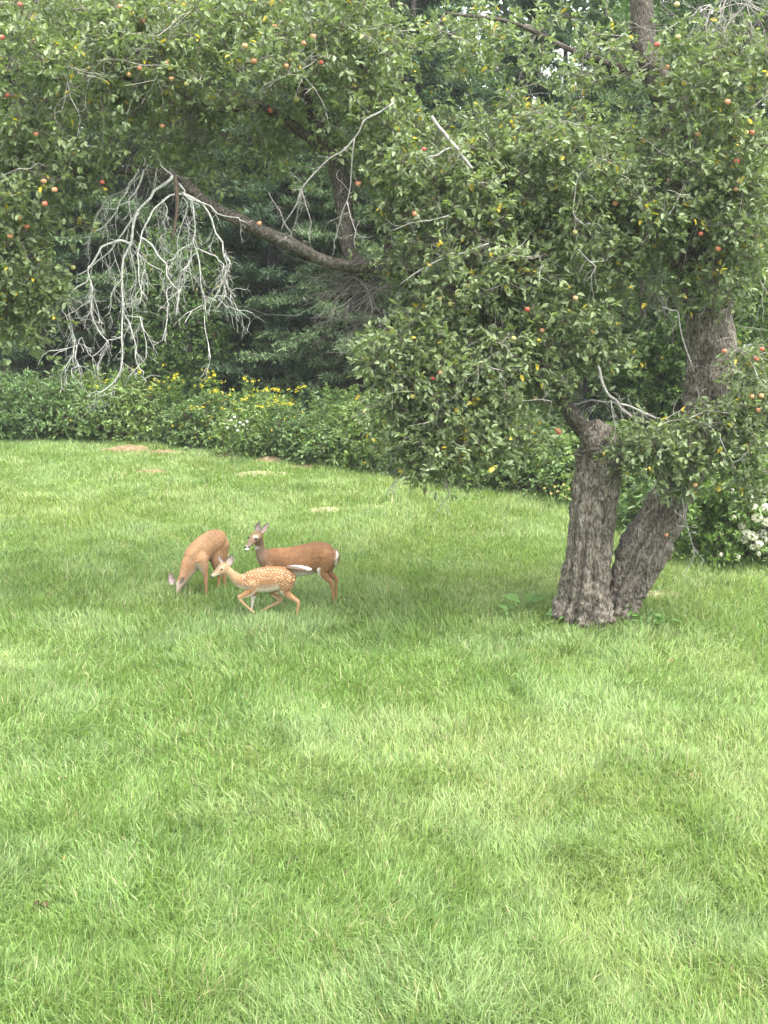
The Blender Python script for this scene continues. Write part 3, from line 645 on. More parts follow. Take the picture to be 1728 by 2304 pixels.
for i, (px, py) in enumerate(AP):
    d = np.hypot(lu - px, lv - py) < 16
    Y = np.percentile(ldep[d], 7) - .03 if d.sum() > 3 else 18.8
    Y = min(Y, 18.75) if (px, py) == AP[24] else Y
    kind = 'red' if i in (0, 3, 6, 13, 31, 33, 34, 35, 40, 44, 54, 60, 61, 63) else random.choice(['blush', 'blush', 'green', 'red'])
    p = pt(px, py, Y)
    if kind not in protos:
        o = apple_mesh(kind).build('apple', M['skin'], None, True); s = stem_geo().build('stem', M['twig'], o); protos[kind] = o
    else:
        o = copy_tree(protos[kind])
    o.parent = apple_tree; o.location = p - apple_tree.location; o.rotation_euler = (random.uniform(-.3, .3), random.uniform(-.3, .3), random.uniform(0, 6.28))
    sc = random.uniform(.85, 1.12); o.scale = (sc, sc, sc)
    o['label'] = {'red': 'red apple', 'blush': 'pale red and yellow apple', 'green': 'yellow green apple'}[kind]

# ------------------------------------------------------------ deer
CS = 3.687
def build_deer(name, label, Y0, root_px, chains, balls, ears, eyes, nose, hooves, colour, vox=.009, tail=None):
    """all coordinates in crop pixels (origin 350,1150; scale 3.687) with dy = metres behind Y0"""
    def w(cx, cy, dy): return pt(350 + cx / CS, 1150 + cy / CS, Y0 + dy)
    mpp = (w(0, 0, 0) - Vector((0, 0, CAMZ))).length / F / CS
    rp = w(*root_px, 0); root = empty(name, (rp.x, Y0, ghf(rp.x, Y0)), label, 'deer')
    g = Geo()
    for ch in chains:
        side = ch.get('side', (0, 1, 0)); ws = ch.get('w', 1.0)
        pts = []
        for q in ch['p']:
            p = w(q[0], q[1], q[2]); ru = q[3] * mpp; pts.append((p.x, p.y, p.z, ru, ru * (q[4] if len(q) > 4 else ws)))
        add_loft(g, pts, 18, 6, side=side)
        for q in (pts[0], pts[-1]): add_ball(g, q[:3], (min(q[3], q[4]) * 1.0,) * 3)
    for (cx, cy, dy, r, sx, sy, sz) in balls:
        p = w(cx, cy, dy); add_ball(g, p, (r * mpp * sx, r * mpp * sy, r * mpp * sz))
    tmp = g.build('tmp_deer', M['fur'])
    md = tmp.modifiers.new('r', 'REMESH'); md.mode = 'VOXEL'; md.voxel_size = vox; md.use_smooth_shade = True
    ms = tmp.modifiers.new('s', 'SMOOTH'); ms.factor = .6; ms.iterations = 5
    dgp = bpy.context.evaluated_depsgraph_get(); dgp.update()
    ev = tmp.evaluated_get(dgp); me = bpy.data.meshes.new_from_object(ev)
    n = len(me.vertices); V = np.zeros(n * 3); me.vertices.foreach_get('co', V); V = V.reshape(-1, 3)
    NN = np.zeros(n * 3); me.vertices.foreach_get('normal', NN); NN = NN.reshape(-1, 3)
    faces = [list(p.vertices) for p in me.polygons]
    bpy.data.objects.remove(tmp, do_unlink=True)
    fq = np.array([f for f in faces if len(f) == 4]); ft = np.array([f for f in faces if len(f) == 3]).reshape(-1, 3)
    u, v = proj(V); u = (u - 350) * CS; v = (v - 1150) * CS
    C = colour(u, v, (V[:, 1] - Y0), NN, V)
    G = Geo(); G.add(V, fq, ft if len(ft) else None, C)
    # ears: cupped leaf shapes with thickness, joined to the body mesh
    for (bx, by, bdy, tx, ty, tdy, wid, face) in ears:
        b = np.array(w(bx, by, bdy)); t = np.array(w(tx, ty, tdy)); ax = t - b; L = np.linalg.norm(ax); ax /= L
        f = np.array(face, float); f -= ax * f.dot(ax); f /= np.linalg.norm(f); s = np.cross(ax, f); wd = wid * mpp
        rows, cols = 9, 7; Vo = []; Vi = []; Co = []; Ci = []
        for i in range(rows):
            tt = i / (rows - 1); prof = math.sin(math.pi * min(1, tt * .93 + .07) ** .75) ** .8 if tt < 1 else 0
            prof = max(prof, .0) * wd
            if i == 0: prof = wd * .55
            for j in range(cols):
                q = (j / (cols - 1) - .5) * 2; base = b + ax * L * tt + s * q * prof - f * (1 - q * q) * prof * .75
                Vo.append(base - f * .004 * (1 - abs(q)) - f * .001); Vi.append(base + f * .003)
                edge = abs(q) > .8 or tt > .93
                Co.append(np.array((.17, .13, .10))); Ci.append(np.array((.10, .085, .08)) if edge else np.array((.34, .27, .24)))
        a = []
        for i in range(rows - 1):
            for j in range(cols - 1): a.append((i * cols + j, i * cols + j + 1, (i + 1) * cols + j + 1, (i + 1) * cols + j))
        a = np.array(a); G.add(np.array(Vo), a, None, np.array(Co)); G.add(np.array(Vi), a[:, ::-1], None, np.array(Ci))
    body = G.build('body', M['fur'], root, True)
    for (cx, cy, dy, r) in eyes:
        e = Geo(); p = w(cx, cy, dy); add_ball(e, p, r * mpp, None, 12, 8, (.012, .008, .006)); e.build('eye', M['eye'], root, True)
    if nose:
        e = Geo(); p = w(nose[0], nose[1], nose[2]); add_ball(e, p, (nose[3] * mpp, nose[3] * mpp * 1.1, nose[3] * mpp * .8), None, 12, 8, (.02, .017, .016)); e.build('nose', M['nose'], root, True)
    for (cx, cy, dy, r, ddx, ddy) in hooves:
        e = Geo(); p = np.array(w(cx, cy, dy)); q = np.array(w(cx + ddx, cy + ddy, dy)); k = mpp * r
        for s_ in (-.35, .35): add_loft(e, [(*(p + np.array([0, s_ * k, 0])), k * .8), (*(p * .4 + q * .6 + np.array([0, s_ * k, 0])), k * .8), (*(q + np.array([0, s_ * k * .6, 0])), k * .3)], 8, 3, C=(.035, .03, .028))
        e.build('hoof', M['nose'], root, True)
    if tail: 
        e = Geo()
        for (pts_, c) in tail:
            add_loft(e, [(*w(q[0], q[1], q[2]), q[3] * mpp, q[3] * mpp * 1.5) for q in pts_], 10, 5, side=(0, 1, 0), C=c)
        e.build('tail', M['fur'], root, True)
    return root, w
def sm(a, b, x): t = np.clip((x - a) / (b - a), 0, 1); return t * t * (3 - 2 * t)
def mixc(C, c, m): return C * (1 - m[:, None]) + np.array(c) * m[:, None]
# --- standing doe (side on, licking her nose)
def col_doe(u, v, dy, N, V):
    C = np.tile(np.array([.235, .118, .054]), (len(u), 1)); C *= (.9 + .50 * (fbm(u * .022, v * .022, 3, 3) - .25))[:, None]  # broad tone noise paints muscle shading into the coat colour
    grey = np.array([.165, .125, .088]); neck = sm(960, 880, u)
    C = mixc(C, grey, neck * .75)
    C = mixc(C, (.13, .065, .032), sm(315, 262, v) * (u > 950) * .45)
    belly = sm(480, 540, v) * (u > 1000) * sm(1350, 1310, u) * sm(.15, -.6, N[:, 2]); C = mixc(C, (.72, .69, .62), belly)
    inner = (u > 1310) * (u < 1440) * (v > 470) * sm(-.2, -.6, N[:, 0]) * (v < 630); C = mixc(C, (.70, .66, .58), inner * .95)
    rump = sm(1478, 1498, u) * (v > 310) * (v < 480) * sm(.4, .8, N[:, 0]); C = mixc(C, (.70, .64, .54), rump)
    leg = (v > 560) * (u > 1330) * 1.; C = mixc(C, (.25, .13, .065), leg * .5)
    head = (u < 905) & (v < 345)
    C = mixc(C, (.22, .135, .07), (head & (v < 215)) * .8)
    ey = np.exp(-(((u - 832) / 20) ** 2 + ((v - 212) / 11) ** 2)); C = mixc(C, (.60, .52, .40), np.clip(ey * 1.1, 0, 1))
    mz = head * sm(800, 765, u) * sm(275, 300, v); C = mixc(C, (.55, .52, .48), mz * .7)
    ch = head * np.exp(-(((u - 822) / 30) ** 2 + ((v - 305) / 12) ** 2)); C = mixc(C, (.66, .61, .52), np.clip(ch * 1.2, 0, 1))
    ring = np.exp(-(((u - 772) / 12) ** 2 + ((v - 296) / 9) ** 2)) * head; C = mixc(C, (.06, .05, .045), np.clip(ring, 0, 1))
    return C
D2 = [
    dict(w=.80, p=[(1470, 365, -.05, 62), (1420, 362, -.04, 105), (1350, 372, -.02, 122), (1260, 400, .03, 132, .86), (1150, 418, .08, 128, .9), (1040, 412, .14, 112, .85), (960, 402, .19, 98), (905, 392, .22, 74)]),
    dict(w=.72, p=[(930, 410, .2, 82), (895, 380, .2, 62), (872, 330, .19, 46), (864, 285, .17, 39), (858, 240, .13, 37), (850, 205, .09, 34)]),
    dict(w=.85, side=(.55, .8, 0), p=[(868, 196, .10, 32), (842, 206, .06, 46), (812, 235, .0, 41), (790, 262, -.05, 30), (770, 287, -.09, 23), (754, 302, -.12, 17)]),
    dict(w=.7, p=[(1420, 370, -.12, 85), (1400, 450, -.12, 66), (1385, 505, -.12, 42), (1420, 555, -.12, 27), (1458, 592, -.12, 19), (1468, 650, -.12, 13), (1474, 710, -.12, 11), (1478, 748, -.12, 12)]),
    dict(w=.7, p=[(1430, 370, .08, 80), (1432, 450, .08, 60), (1440, 505, .08, 36), (1475, 545, .08, 24), (1500, 568, .08, 17), (1497, 620, .08, 12), (1496, 680, .08, 10), (1502, 725, .08, 11)]),
    dict(w=.7, p=[(965, 450, .08, 60), (975, 530, .08, 34), (985, 600, .08, 20), (988, 650, .08, 13), (990, 720, .08, 11)]),
    dict(w=.7, p=[(925, 440, .30, 60), (935, 520, .30, 34), (945, 590, .30, 20), (948, 640, .30, 13), (950, 700, .30, 11)]),
]
doe2, w2 = build_deer('doe', 'standing brown doe seen side on, head raised, licking her nose', 19.6, (1200, 770), D2, [(838, 200, .06, 30, 1, 1, 1)],
    [(838, 168, .06, 864, 88, .04, 27, (-.5, -.9, 0)), (880, 178, .12, 940, 94, .16, 23, (-.2, -1, .1))],
    [(832, 230, -.052, 10.5), (769, 220, .05, 9)], None,
    [(1478, 745, -.12, 11, -6, 28), (1502, 725, .08, 10, -6, 26), (990, 720, .08, 11, -6, 26), (950, 700, .30, 11, -6, 26)], col_doe,
    tail=[([(1495, 318, .0, 14), (1512, 360, .0, 17), (1508, 410, .0, 15), (1488, 462, .0, 6)], (.19, .12, .075)), ([(1492, 330, .0, 13), (1502, 370, .0, 17), (1500, 420, .0, 14), (1484, 458, .0, 5)], (.72, .68, .6))])
g = Geo(); p = w2(744, 300, -.16); mm = .00185
add_ball(g, p, (.021, .022, .016), None, 12, 8, (.02, .017, .016)); g.build('nose', M['nose'], doe2, True)
g = Geo(); a = w2(772, 316, -.12); b = w2(756, 318, -.165); c_ = w2(742, 317, -.185)
add_loft(g, [(*a, .010), (*b, .012), (*c_, .007)], 10, 4, C=(.78, .74, .76)); g.build('tongue', M['nose'], doe2, True)
# --- grazing doe
def col_graze(u, v, dy, N, V):
    C = np.tile(np.array([.27, .152, .077]), (len(u), 1)); C *= (.78 + .50 * fbm(u * .022, v * .022, 13, 3))[:, None]  # large soft patches stand in for muscle shading
    C = mixc(C, (.27, .155, .08), sm(300, 450, v) * .4)
    C = mixc(C, (.34, .19, .095), sm(500, 560, u) * .5); C = mixc(C, (.17, .105, .06), np.exp(-((u - 470 + (v - 200) * .9) / 26) ** 2) * .35 * (v < 420)); C = mixc(C, (.36, .25, .16), np.exp(-((u - 405) / 14) ** 2 - ((v - 400) / 90) ** 2) * .4)  # darker saddle; shading of the scapula ridge painted into the coat
    C = mixc(C, (.36, .31, .24), sm(560, 600, v) * (u < 270) * .8)
    C = mixc(C, (.45, .42, .35), (u > 240) * (u < 400) * sm(.0, -.6, N[:, 2]) * (v > 430) * .8)
    return C
sd1 = (-.62, .78, 0)
D1 = [
    dict(w=.76, side=(.72, .69, 0) if False else (.7, -.6, 0), p=[(545, 262, .50, 70), (515, 248, .45, 98), (470, 262, .37, 108), (415, 300, .28, 112), (360, 345, .16, 112), (315, 385, .06, 100), (285, 420, .0, 82)]),
    dict(w=.66, side=(.7, -.6, 0), p=[(320, 400, .05, 92), (280, 455, -.02, 88), (252, 510, -.08, 68), (230, 555, -.13, 50), (210, 590, -.16, 39)]),
    dict(w=.8, side=(.9, -.4, 0), p=[(212, 578, -.16, 32), (200, 610, -.18, 36), (190, 645, -.20, 28), (184, 680, -.2, 19), (180, 700, -.2, 16)]),
    dict(w=.8, side=(.7, -.6, 0), p=[(375, 400, .02, 78), (400, 470, .0, 44), (414, 530, .0, 25), (417, 580, .0, 18), (420, 640, .0, 13), (421, 690, .0, 12), (422, 712, .0, 12)]),
    dict(w=.8, side=(.7, -.6, 0), p=[(285, 430, .2, 60), (262, 520, .2, 34), (250, 570, .2, 22), (246, 620, .2, 14), (246, 690, .2, 12)]),
    dict(w=.8, side=(.7, -.6, 0), p=[(480, 290, .38, 85), (500, 400, .36, 60), (512, 470, .36, 38), (528, 530, .38, 24), (522, 590, .38, 14), (524, 650, .36, 12), (524, 680, .36, 12)]),
    dict(w=.8, side=(.7, -.6, 0), p=[(545, 280, .50, 78), (552, 380, .50, 52), (556, 450, .50, 34), (570, 520, .50, 22), (570, 580, .50, 14), (574, 630, .50, 12), (574, 668, .50, 12)]),
]
doe1, w1 = build_deer('doe', 'light tan doe grazing with her head down in the grass, left of the fawn', 20.0, (400, 690), D1, [],
    [(140, 608, -.14, 120, 502, -.10, 33, (-.25, -1, .1)), (205, 608, -.24, 232, 545, -.26, 18, (.8, -.6, .2))],
    [(222, 636, -.22, 7)], None,
    [(422, 705, .0, 11, 0, 22), (246, 690, .2, 11, 0, 20), (524, 675, .36, 11, 0, 20), (574, 665, .5, 11, 0, 20)], col_graze,
    tail=[([(572, 212, .58, 12), (590, 260, .60, 17), (588, 320, .6, 15), (578, 370, .6, 5)], (.42, .24, .12))])
# --- running fawn
spots = []
for k in range(14): spots.append((735 + k * 28, 512 - 34 * math.sin(min(1, k / 9) * 1.45) + (max(0, k - 9) * 7) + random.uniform(-4, 4), 4.6))
for k in range(14): spots.append((745 + k * 28, 540 - 34 * math.sin(min(1, k / 9) * 1.4) + max(0, k - 9) * 6 + random.uniform(-5, 5), 4.6))
rs = random.Random(3)
while len(spots) < 105:
    u_, v_ = rs.uniform(720, 1150), rs.uniform(480, 660)
    if v_ < 478 + (abs(u_ - 980) / 260) ** 2 * 40: continue
    if u_ < 980 and v_ > 620 - (u_ > 860) * 60 + 0: continue
    if u_ > 980 and v_ > 650: continue
    if min((u_ - a) ** 2 + (v_ - b) ** 2 for a, b, _ in spots) < 17 ** 2: 
        if rs.random() > .01: continue
    spots.append((u_, v_, rs.uniform(2.6, 5.0)))
def col_fawn(u, v, dy, N, V):
    C = np.tile(np.array([.275, .147, .067]), (len(u), 1)); C *= (.78 + .48 * fbm(u * .025, v * .025, 23, 3))[:, None]  # coat tone varied broadly to paint in muscle shading
    C = mixc(C, (.24, .115, .045), sm(500, 462, v) * (u > 760) * .5)
    belly = sm(-.1, -.7, N[:, 2]) * (v > 600) * (u > 680) * (u < 1040); C = mixc(C, (.70, .64, .52), belly * .9)
    C = mixc(C, (.42, .30, .18), sm(720, 640, u) * (v > 440) * .5)
    thr = sm(-.1, -.7, N[:, 2]) * (u < 700); C = mixc(C, (.60, .54, .44), thr * .6)
    C = mixc(C, (.44, .28, .15), sm(680, 740, v) * .6)
    inn = (u > 1030) * (u < 1150) * (v > 660) * sm(-.1, -.6, N[:, 0]); C = mixc(C, (.68, .62, .52), inn * .8)
    C = mixc(C, (.70, .66, .58), (u > 775) * (u < 835) * (v > 705) * (dy > .06) * .8)
    head = (u < 625) & (v < 560) & (dy < .3)
    ey = np.exp(-(((u - 548) / 17) ** 2 + ((v - 470) / 8) ** 2)) * head; C = mixc(C, (.50, .42, .31), np.clip(ey, 0, 1) * .8)
    C = mixc(C, (.50, .43, .34), head * sm(520, 495, u) * sm(510, 525, v) * .5); C = mixc(C, (.16, .11, .07), head * sm(560, 530, u) * sm(20, 0, v - (440 + (560 - u) * .95)) * .55)
    ch = np.exp(-(((u - 535) / 32) ** 2 + ((v - 528) / 12) ** 2)) * head; C = mixc(C, (.62, .56, .47), np.clip(ch, 0, 1) * .8)
    for (a, b, r) in spots:
        m = (sm(1.25, .7, np.hypot((u - a) * .85, (v - b) * 1.1) / r)) * (v < 690)
        C = mixc(C, (.64, .54, .38), m * .9)
    return C
D3 = [
    dict(w=.80, p=[(1128, 545, .0, 50), (1100, 540, .0, 75), (1045, 548, .0, 92), (960, 562, .0, 108), (870, 572, .0, 106), (790, 580, .0, 88), (735, 588, .0, 66)]),
    dict(w=.75, p=[(770, 590, .0, 74), (705, 578, -.01, 58), (655, 545, -.02, 44), (615, 508, -.03, 36), (588, 478, -.03, 34)]),
    dict(w=.80, side=(.35, .93, 0), p=[(596, 466, -.03, 32), (570, 470, -.04, 45), (540, 486, -.06, 39), (512, 506, -.08, 28), (488, 524, -.10, 20), (470, 538, -.11, 15)]),
    dict(w=.7, p=[(800, 600, -.10, 58), (800, 650, -.10, 42), (770, 680, -.10, 34), (725, 702, -.10, 24), (694, 716, -.10, 17), (720, 755, -.10, 12), (765, 800, -.10, 9.5), (800, 828, -.10, 10), (818, 842, -.10, 10)]),
    dict(w=.7, p=[(810, 620, .10, 48), (818, 680, .10, 30), (808, 725, .10, 17), (802, 770, .10, 12), (796, 812, .10, 9.5), (790, 835, .10, 9)]),
    dict(w=.7, p=[(1090, 560, -.08, 74), (1080, 620, -.08, 62), (1078, 668, -.08, 42), (1115, 705, -.08, 28), (1160, 735, -.08, 20), (1184, 760, -.08, 18), (1180, 810, -.08, 11.5), (1174, 855, -.08, 10.5), (1182, 880, -.08, 11)]),
    dict(w=.7, p=[(1060, 580, .08, 68), (1010, 640, .08, 48), (985, 675, .08, 34), (1010, 710, .08, 24), (1040, 735, .08, 19), (1000, 765, .08, 12), (940, 795, .08, 10.5), (890, 825, .08, 10.5), (872, 838, .08, 11)]),
]
fawn, w3 = build_deer('fawn', 'white spotted fawn running to the left in front of the standing doe', 18.9, (950, 900), D3, [],
    [(598, 446, -.04, 642, 358, -.02, 34, (-.35, -.95, 0)), (560, 432, .02, 516, 368, .02, 16, (.2, -1, .1))],
    [(548, 483, -.165, 9.5), (505, 448, .01, 8)], (466, 543, -.12, 11),
    [(820, 842, -.10, 10, 22, 16), (790, 835, .10, 9, 4, 18), (1184, 880, -.08, 10, 18, 18), (870, 838, .08, 10, -12, 20)], col_fawn, vox=.0065,
    tail=[([(1095, 470, .0, 12), (1140, 468, .0, 20), (1200, 472, .0, 22), (1260, 480, .0, 18), (1296, 484, .0, 6)], (.64, .60, .53)),
          ([(1090, 466, -.02, 12), (1140, 472, -.045, 17), (1200, 482, -.055, 15), (1255, 492, -.05, 6)], (.16, .11, .075))])

# ------------------------------------------------------------ white flowering shrub at the right
def shrub(name, centre, rx, ry, h, n_tip, leafL, leafW, col, per=6, bunch=5, spread=.14, mat='wood_leaf', low=.05, yellow=0, dome=1.0, seed=0, build=True, extra=None):
    c = np.array(centre, float); att = []
    while len(att) < n_tip:
        v = RNG.uniform(-1, 1, 3); v[2] = (v[2] + 1) / 2; r = v[0] ** 2 + v[1] ** 2 + v[2] ** 2
        if r < 1 and (RNG.random() < .2 + .8 * r):
            k = 1 + .35 * (float(vnoise(v[0] * 3 + seed, v[1] * 3 + 5, seed)) - .5)
            att.append(c + np.array([v[0] * rx * k, v[1] * ry * k, low + v[2] * h * k]))
    att = np.array(att)
    stems = []
    for k in range(6):
        a = k * 1.05 + seed; q = [c + np.array([math.cos(a) * rx * t * .5, math.sin(a) * ry * t * .5, h * t * .6]) for t in np.linspace(0, 1, 6)]; stems.append(np.array(q))
    A, B, ra, rb, T = grow(att, stems, gap=.25, droop=.05, rtip=.003, rmax=.016)
    sg = Geo(); add_segs(sg, A, B, ra, rb, np.array([.10, .08, .05]), 4)
    for q in stems: add_segs(sg, q[:-1], q[1:], .014, .011, np.array([.10, .08, .05]), 5)
    fg = Geo(); P = sprigs(fg, T, per, spread, leafL, leafW, col, yellow=yellow, segs=sg, bunch=bunch, pale=.1)
    return fg, sg, P, T
hc = gpt(1690, 1262); hroot = empty('flowering_shrub', (hc.x, hc.y, 0), 'rounded green shrub with clusters of creamy white blossoms at the right edge of the lawn', 'flowering shrub')
fg, sg, P, T = shrub('flowering_shrub', (hc.x, hc.y + .2, 0), 1.42, 1.0, 2.15, 420, .095, .042, (.155, .25, .075), per=8, bunch=5, spread=.12, seed=3)
fg.build('foliage', M['wood_leaf'], hroot); sg.build('stems', M['twig'], hroot)
bl = [(1655 + x / 1.0, y) for x, y in ()]
BL = [(1150 + x / 2.87, 900 + y / 2.87, s) for x, y, s in ((1490, 810, 1), (1520, 860, 1.1), (1560, 880, 1.2), (1600, 930, 1.1), (1590, 760, 1.2), (1640, 790, 1.3), (1570, 690, .9), (1545, 640, 1.1), (1620, 640, 1), (1640, 580, .9), (1440, 650, .8), (1460, 340, .9), (1440, 420, .8), (1420, 590, .8), (1300, 420, .7), (1640, 700, 1.1), (1510, 900, 1), (1620, 860, 1.2), (1470, 1015, .5), (1355, 1000, .5), (1650, 900, 1.1), (1560, 950, .7), (1440, 760, .6), (1700, 760, 1.1), (1710, 860, 1.1), (1600, 990, .6))]
pu, pv = proj(P)
def blossom(sz):
    g = Geo(); n = 60; d = nrm(RNG.normal(0, 1, (n, 3)) * np.array([1, 1, 1.1])); Pp = d * np.array([.05, .05, .06]) * sz
    N_ = nrm(d + RNG.normal(0, .3, (n, 3))); Dd = nrm(np.cross(N_, RNG.normal(0, 1, (n, 3))))
    C = np.array([.80, .79, .66]) * RNG.uniform(.85, 1.1, (n, 1)); gr = RNG.random(n) < .12; C[gr] = (.55, .62, .35)
    add_leaves(g, Pp - Dd * .02, Dd, N_, np.full(n, .042) * sz, np.full(n, .036) * sz, C, .1); return g
bp = None
for (px, py, s) in BL:
    d = np.hypot(pu - px, pv - py) < 14; Y = (np.percentile(P[d, 1], 5) if d.sum() > 3 else hc.y - .6) - .04
    p = pt(px, py, Y)
    if bp is None: o = bp = blossom(1.0).build('blossom', M['petal'], hroot, origin=(0, 0, 0))
    else: o = bp.copy(); COL.objects.link(o); o.parent = hroot
    o.location = p - hroot.location; o.scale = (s * 1.15,) * 3; o.rotation_euler = (random.uniform(0, 6), random.uniform(0, 6), random.uniform(0, 6))

# ------------------------------------------------------------ thicket along the back of the lawn
ORD = ['first', 'second', 'third', 'fourth', 'fifth', 'sixth', 'seventh', 'eighth', 'ninth', 'tenth', 'eleventh', 'twelfth', 'thirteenth', 'fourteenth', 'fifteenth', 'sixteenth', 'seventeenth', 'eighteenth', 'nineteenth', 'twentieth', 'twenty-first', 'twenty-second', 'twenty-third', 'twenty-fourth']
def proto_bush(name, rx, ry, h, n_tip, L, Wd, col, **kw):
    fg, sg, P, T = shrub(name, (0, 0, 0), rx, ry, h, n_tip, L, Wd, col, **kw)
    r = empty(name, (0, 0, 0)); fg.build('foliage', M['wood_leaf'], r); sg.build('stems', M['twig'], r); return r
pb = [proto_bush('bramble_bush', 1.3, .95, 1.15, 330, .10, .062, (.12, .19, .07), seed=11, yellow=.01),
      proto_bush('bramble_bush', 1.2, .9, 1.35, 330, .12, .05, (.15, .225, .07), seed=12, spread=.18),
      proto_bush('bramble_bush', 1.4, .9, 1.0, 330, .085, .055, (.10, .165, .062), seed=13, yellow=.015)]
pf = proto_bush('sumac_bush', 1.5, 1.1, 1.7, 380, .17, .045, (.115, .19, .075), seed=15, spread=.2)
spots_b = []
for k, px in enumerate(range(-80, 1800, 92)):
    e = gpt(px, float(np.interp(px, (-300, 0, 325, 434, 550, 723, 868, 1012, 1200, 1400, 1500, 1728, 1900), (985, 988, 995, 1010, 1028, 1046, 1066, 1090, 1106, 1150, 1225, 1290, 1310))))
    if px > 1440: continue
    spots_b.append((e.x, e.y + .75 + random.uniform(-.15, .25), px))
used = set()
for i, (x, y, px) in enumerate(spots_b):
    fern = px < 190
    src = pf if fern else pb[i % 3]
    key = src.name
    if key not in used: o = src; used.add(key)
    else: o = copy_tree(src)
    o.location = (x, y, ghf(x, y)); o.rotation_euler[2] = random.uniform(0, 6.28)
    s = (.92 if fern else random.uniform(.9, 1.08)); o.scale = (s * random.uniform(.9, 1.15), s, s * random.uniform(.78, 1.15))
    nf = sum(1 for q in spots_b[:i] if (q[2] < 190) == fern)
    if fern: tag(o, f'feathery light green sumac bush, {ORD[nf]} from the left at the lawn edge', 'bush', 'feathery bushes at the left of the thicket')
    else: tag(o, f'leafy bramble bush at the back lawn edge, {ORD[nf]} from the left after the feathery bushes', 'bramble bush', 'bramble bushes along the back of the lawn')
# second row, taller, dark behind
for i, px in enumerate(range(-60, 1800, 210)):
    e = gpt(px, float(np.interp(px, (0, 434, 868, 1200, 1500, 1728), (988, 1010, 1066, 1106, 1200, 1250))))
    o = copy_tree(pb[i % 3] if i % 2 else pf); o.name = 'undergrowth_bush'; o.location = (e.x, e.y + 2.6, 0); o.rotation_euler[2] = i * 1.7; s = random.uniform(.9, 1.1); o.scale = (s * 1.3, s, s * (.72 if i % 2 == 0 else .98))
    tag(o, f'taller leafy bush behind the lawn edge thicket, {ORD[i]} from the left in the back row', 'bush', 'back row of bushes under the trees')
# goldenrod
def goldenrod(h, n, flow=True):
    h = h * 1.9
    root = empty('goldenrod', (0, 0, 0)); sg = Geo(); fg = Geo(); yg = Geo()
    for k in range(n):
        a = random.uniform(0, 6.28); r0 = random.uniform(0, .16); hh = h * random.uniform(.8, 1.08); lean = np.array([math.cos(a), math.sin(a), 0]) * .16
        pts_ = np.array([np.array([math.cos(a) * r0, math.sin(a) * r0, 0]) + lean * t * t * hh + np.array([0, 0, hh * t]) for t in np.linspace(0, 1, 9)])
        add_segs(sg, pts_[:-1], pts_[1:], .005, .004, np.array([.11, .15, .05]), 4)
        m = 70; t = RNG.uniform(.35, .99, m); P_ = np.stack([np.interp(t, np.linspace(0, 1, 9), pts_[:, q]) for q in range(3)], 1)
        th = RNG.uniform(0, 6.28, m); D = np.stack([np.cos(th), np.sin(th), RNG.uniform(-.2, .6, m)], 1)
        add_leaves(fg, P_, D, np.tile(np.array([0, 0, 1.]), (m, 1)) + RNG.normal(0, .3, (m, 3)), RNG.uniform(.07, .13, m), np.full(m, .024), np.array([.12, .20, .05]) * RNG.uniform(.7, 1.3, (m, 1)))
        if flow:
            yg = Geo(); m = 42; ctr = RNG.normal(0, .06, (5, 3)) * np.array([1.3, 1.3, .5]); P_ = pts_[-1] + np.array([0, 0, .02]) + ctr[RNG.integers(0, 5, m)] + RNG.normal(0, .018, (m, 3))
            D = RNG.normal(0, 1, (m, 3)); add_diamonds(yg, P_, D, RNG.normal(0, 1, (m, 3)), np.full(m, .028), np.full(m, .022), np.array([.78, .70, .06]) * RNG.uniform(.7, 1.1, (m, 1))); yg.build('flower_head', M['petal'], root)
    sg.build('stems', M['twig'], root); fg.build('leaves', M['wood_leaf'], root)
    return root
gp = [goldenrod(1.0, 3), goldenrod(1.1, 4), goldenrod(.9, 2)]; usedg = set()
GR = [(255, 862), (300, 885), (312, 850), (345, 868), (372, 848), (390, 862), (455, 872), (480, 858), (492, 860), (535, 882), (555, 872), (588, 868), (618, 888), (630, 893), (650, 890), (470, 905), (560, 915), (615, 925)]
GR.sort()
for i, (px, py) in enumerate(GR):
    e = gpt(px, float(np.interp(px, (0, 325, 434, 550, 723), (988, 995, 1010, 1028, 1046)))); Y = e.y + (1.0 if py < 895 else .25); top = pt(px, py, Y)
    src = gp[i % 3]; o = src if src.name not in usedg else copy_tree(src); usedg.add(src.name)
    o.location = (top.x, Y, 0); hz = top.z + .05; o.scale = (1.05, 1.05, hz / 1.9 / (1.0, 1.1, .9)[i % 3]); o.rotation_euler[2] = random.uniform(0, 6)
    tag(o, f'goldenrod with yellow flower heads above the brambles, {ORD[i]} from the left', 'goldenrod', 'goldenrod plants in the thicket')
gn = goldenrod(1.0, 4, False); gn.name = 'tall_weed'
tallw = [(735, 868), (765, 862), (790, 868), (820, 880), (700, 900), (575, 870), (405, 840), (120, 862), (40, 850), (1420, 1060)]
tallw.sort()
for i, (px, py) in enumerate(tallw):
    o = gn if i == 0 else copy_tree(gn); e = gpt(px, 1046 if px > 600 else 1000); Y = e.y + .8 if px < 1200 else 24.5; top = pt(px, py, Y)
    o.location = (top.x, Y, 0); o.scale = (1.1, 1.1, max(top.z - .1, .6) / 1.9); o.rotation_euler[2] = i
    tag(o, f'tall leafy weed without flowers rising out of the thicket, {ORD[i]} from the left', 'weed', 'flowerless tall weeds in the thicket')
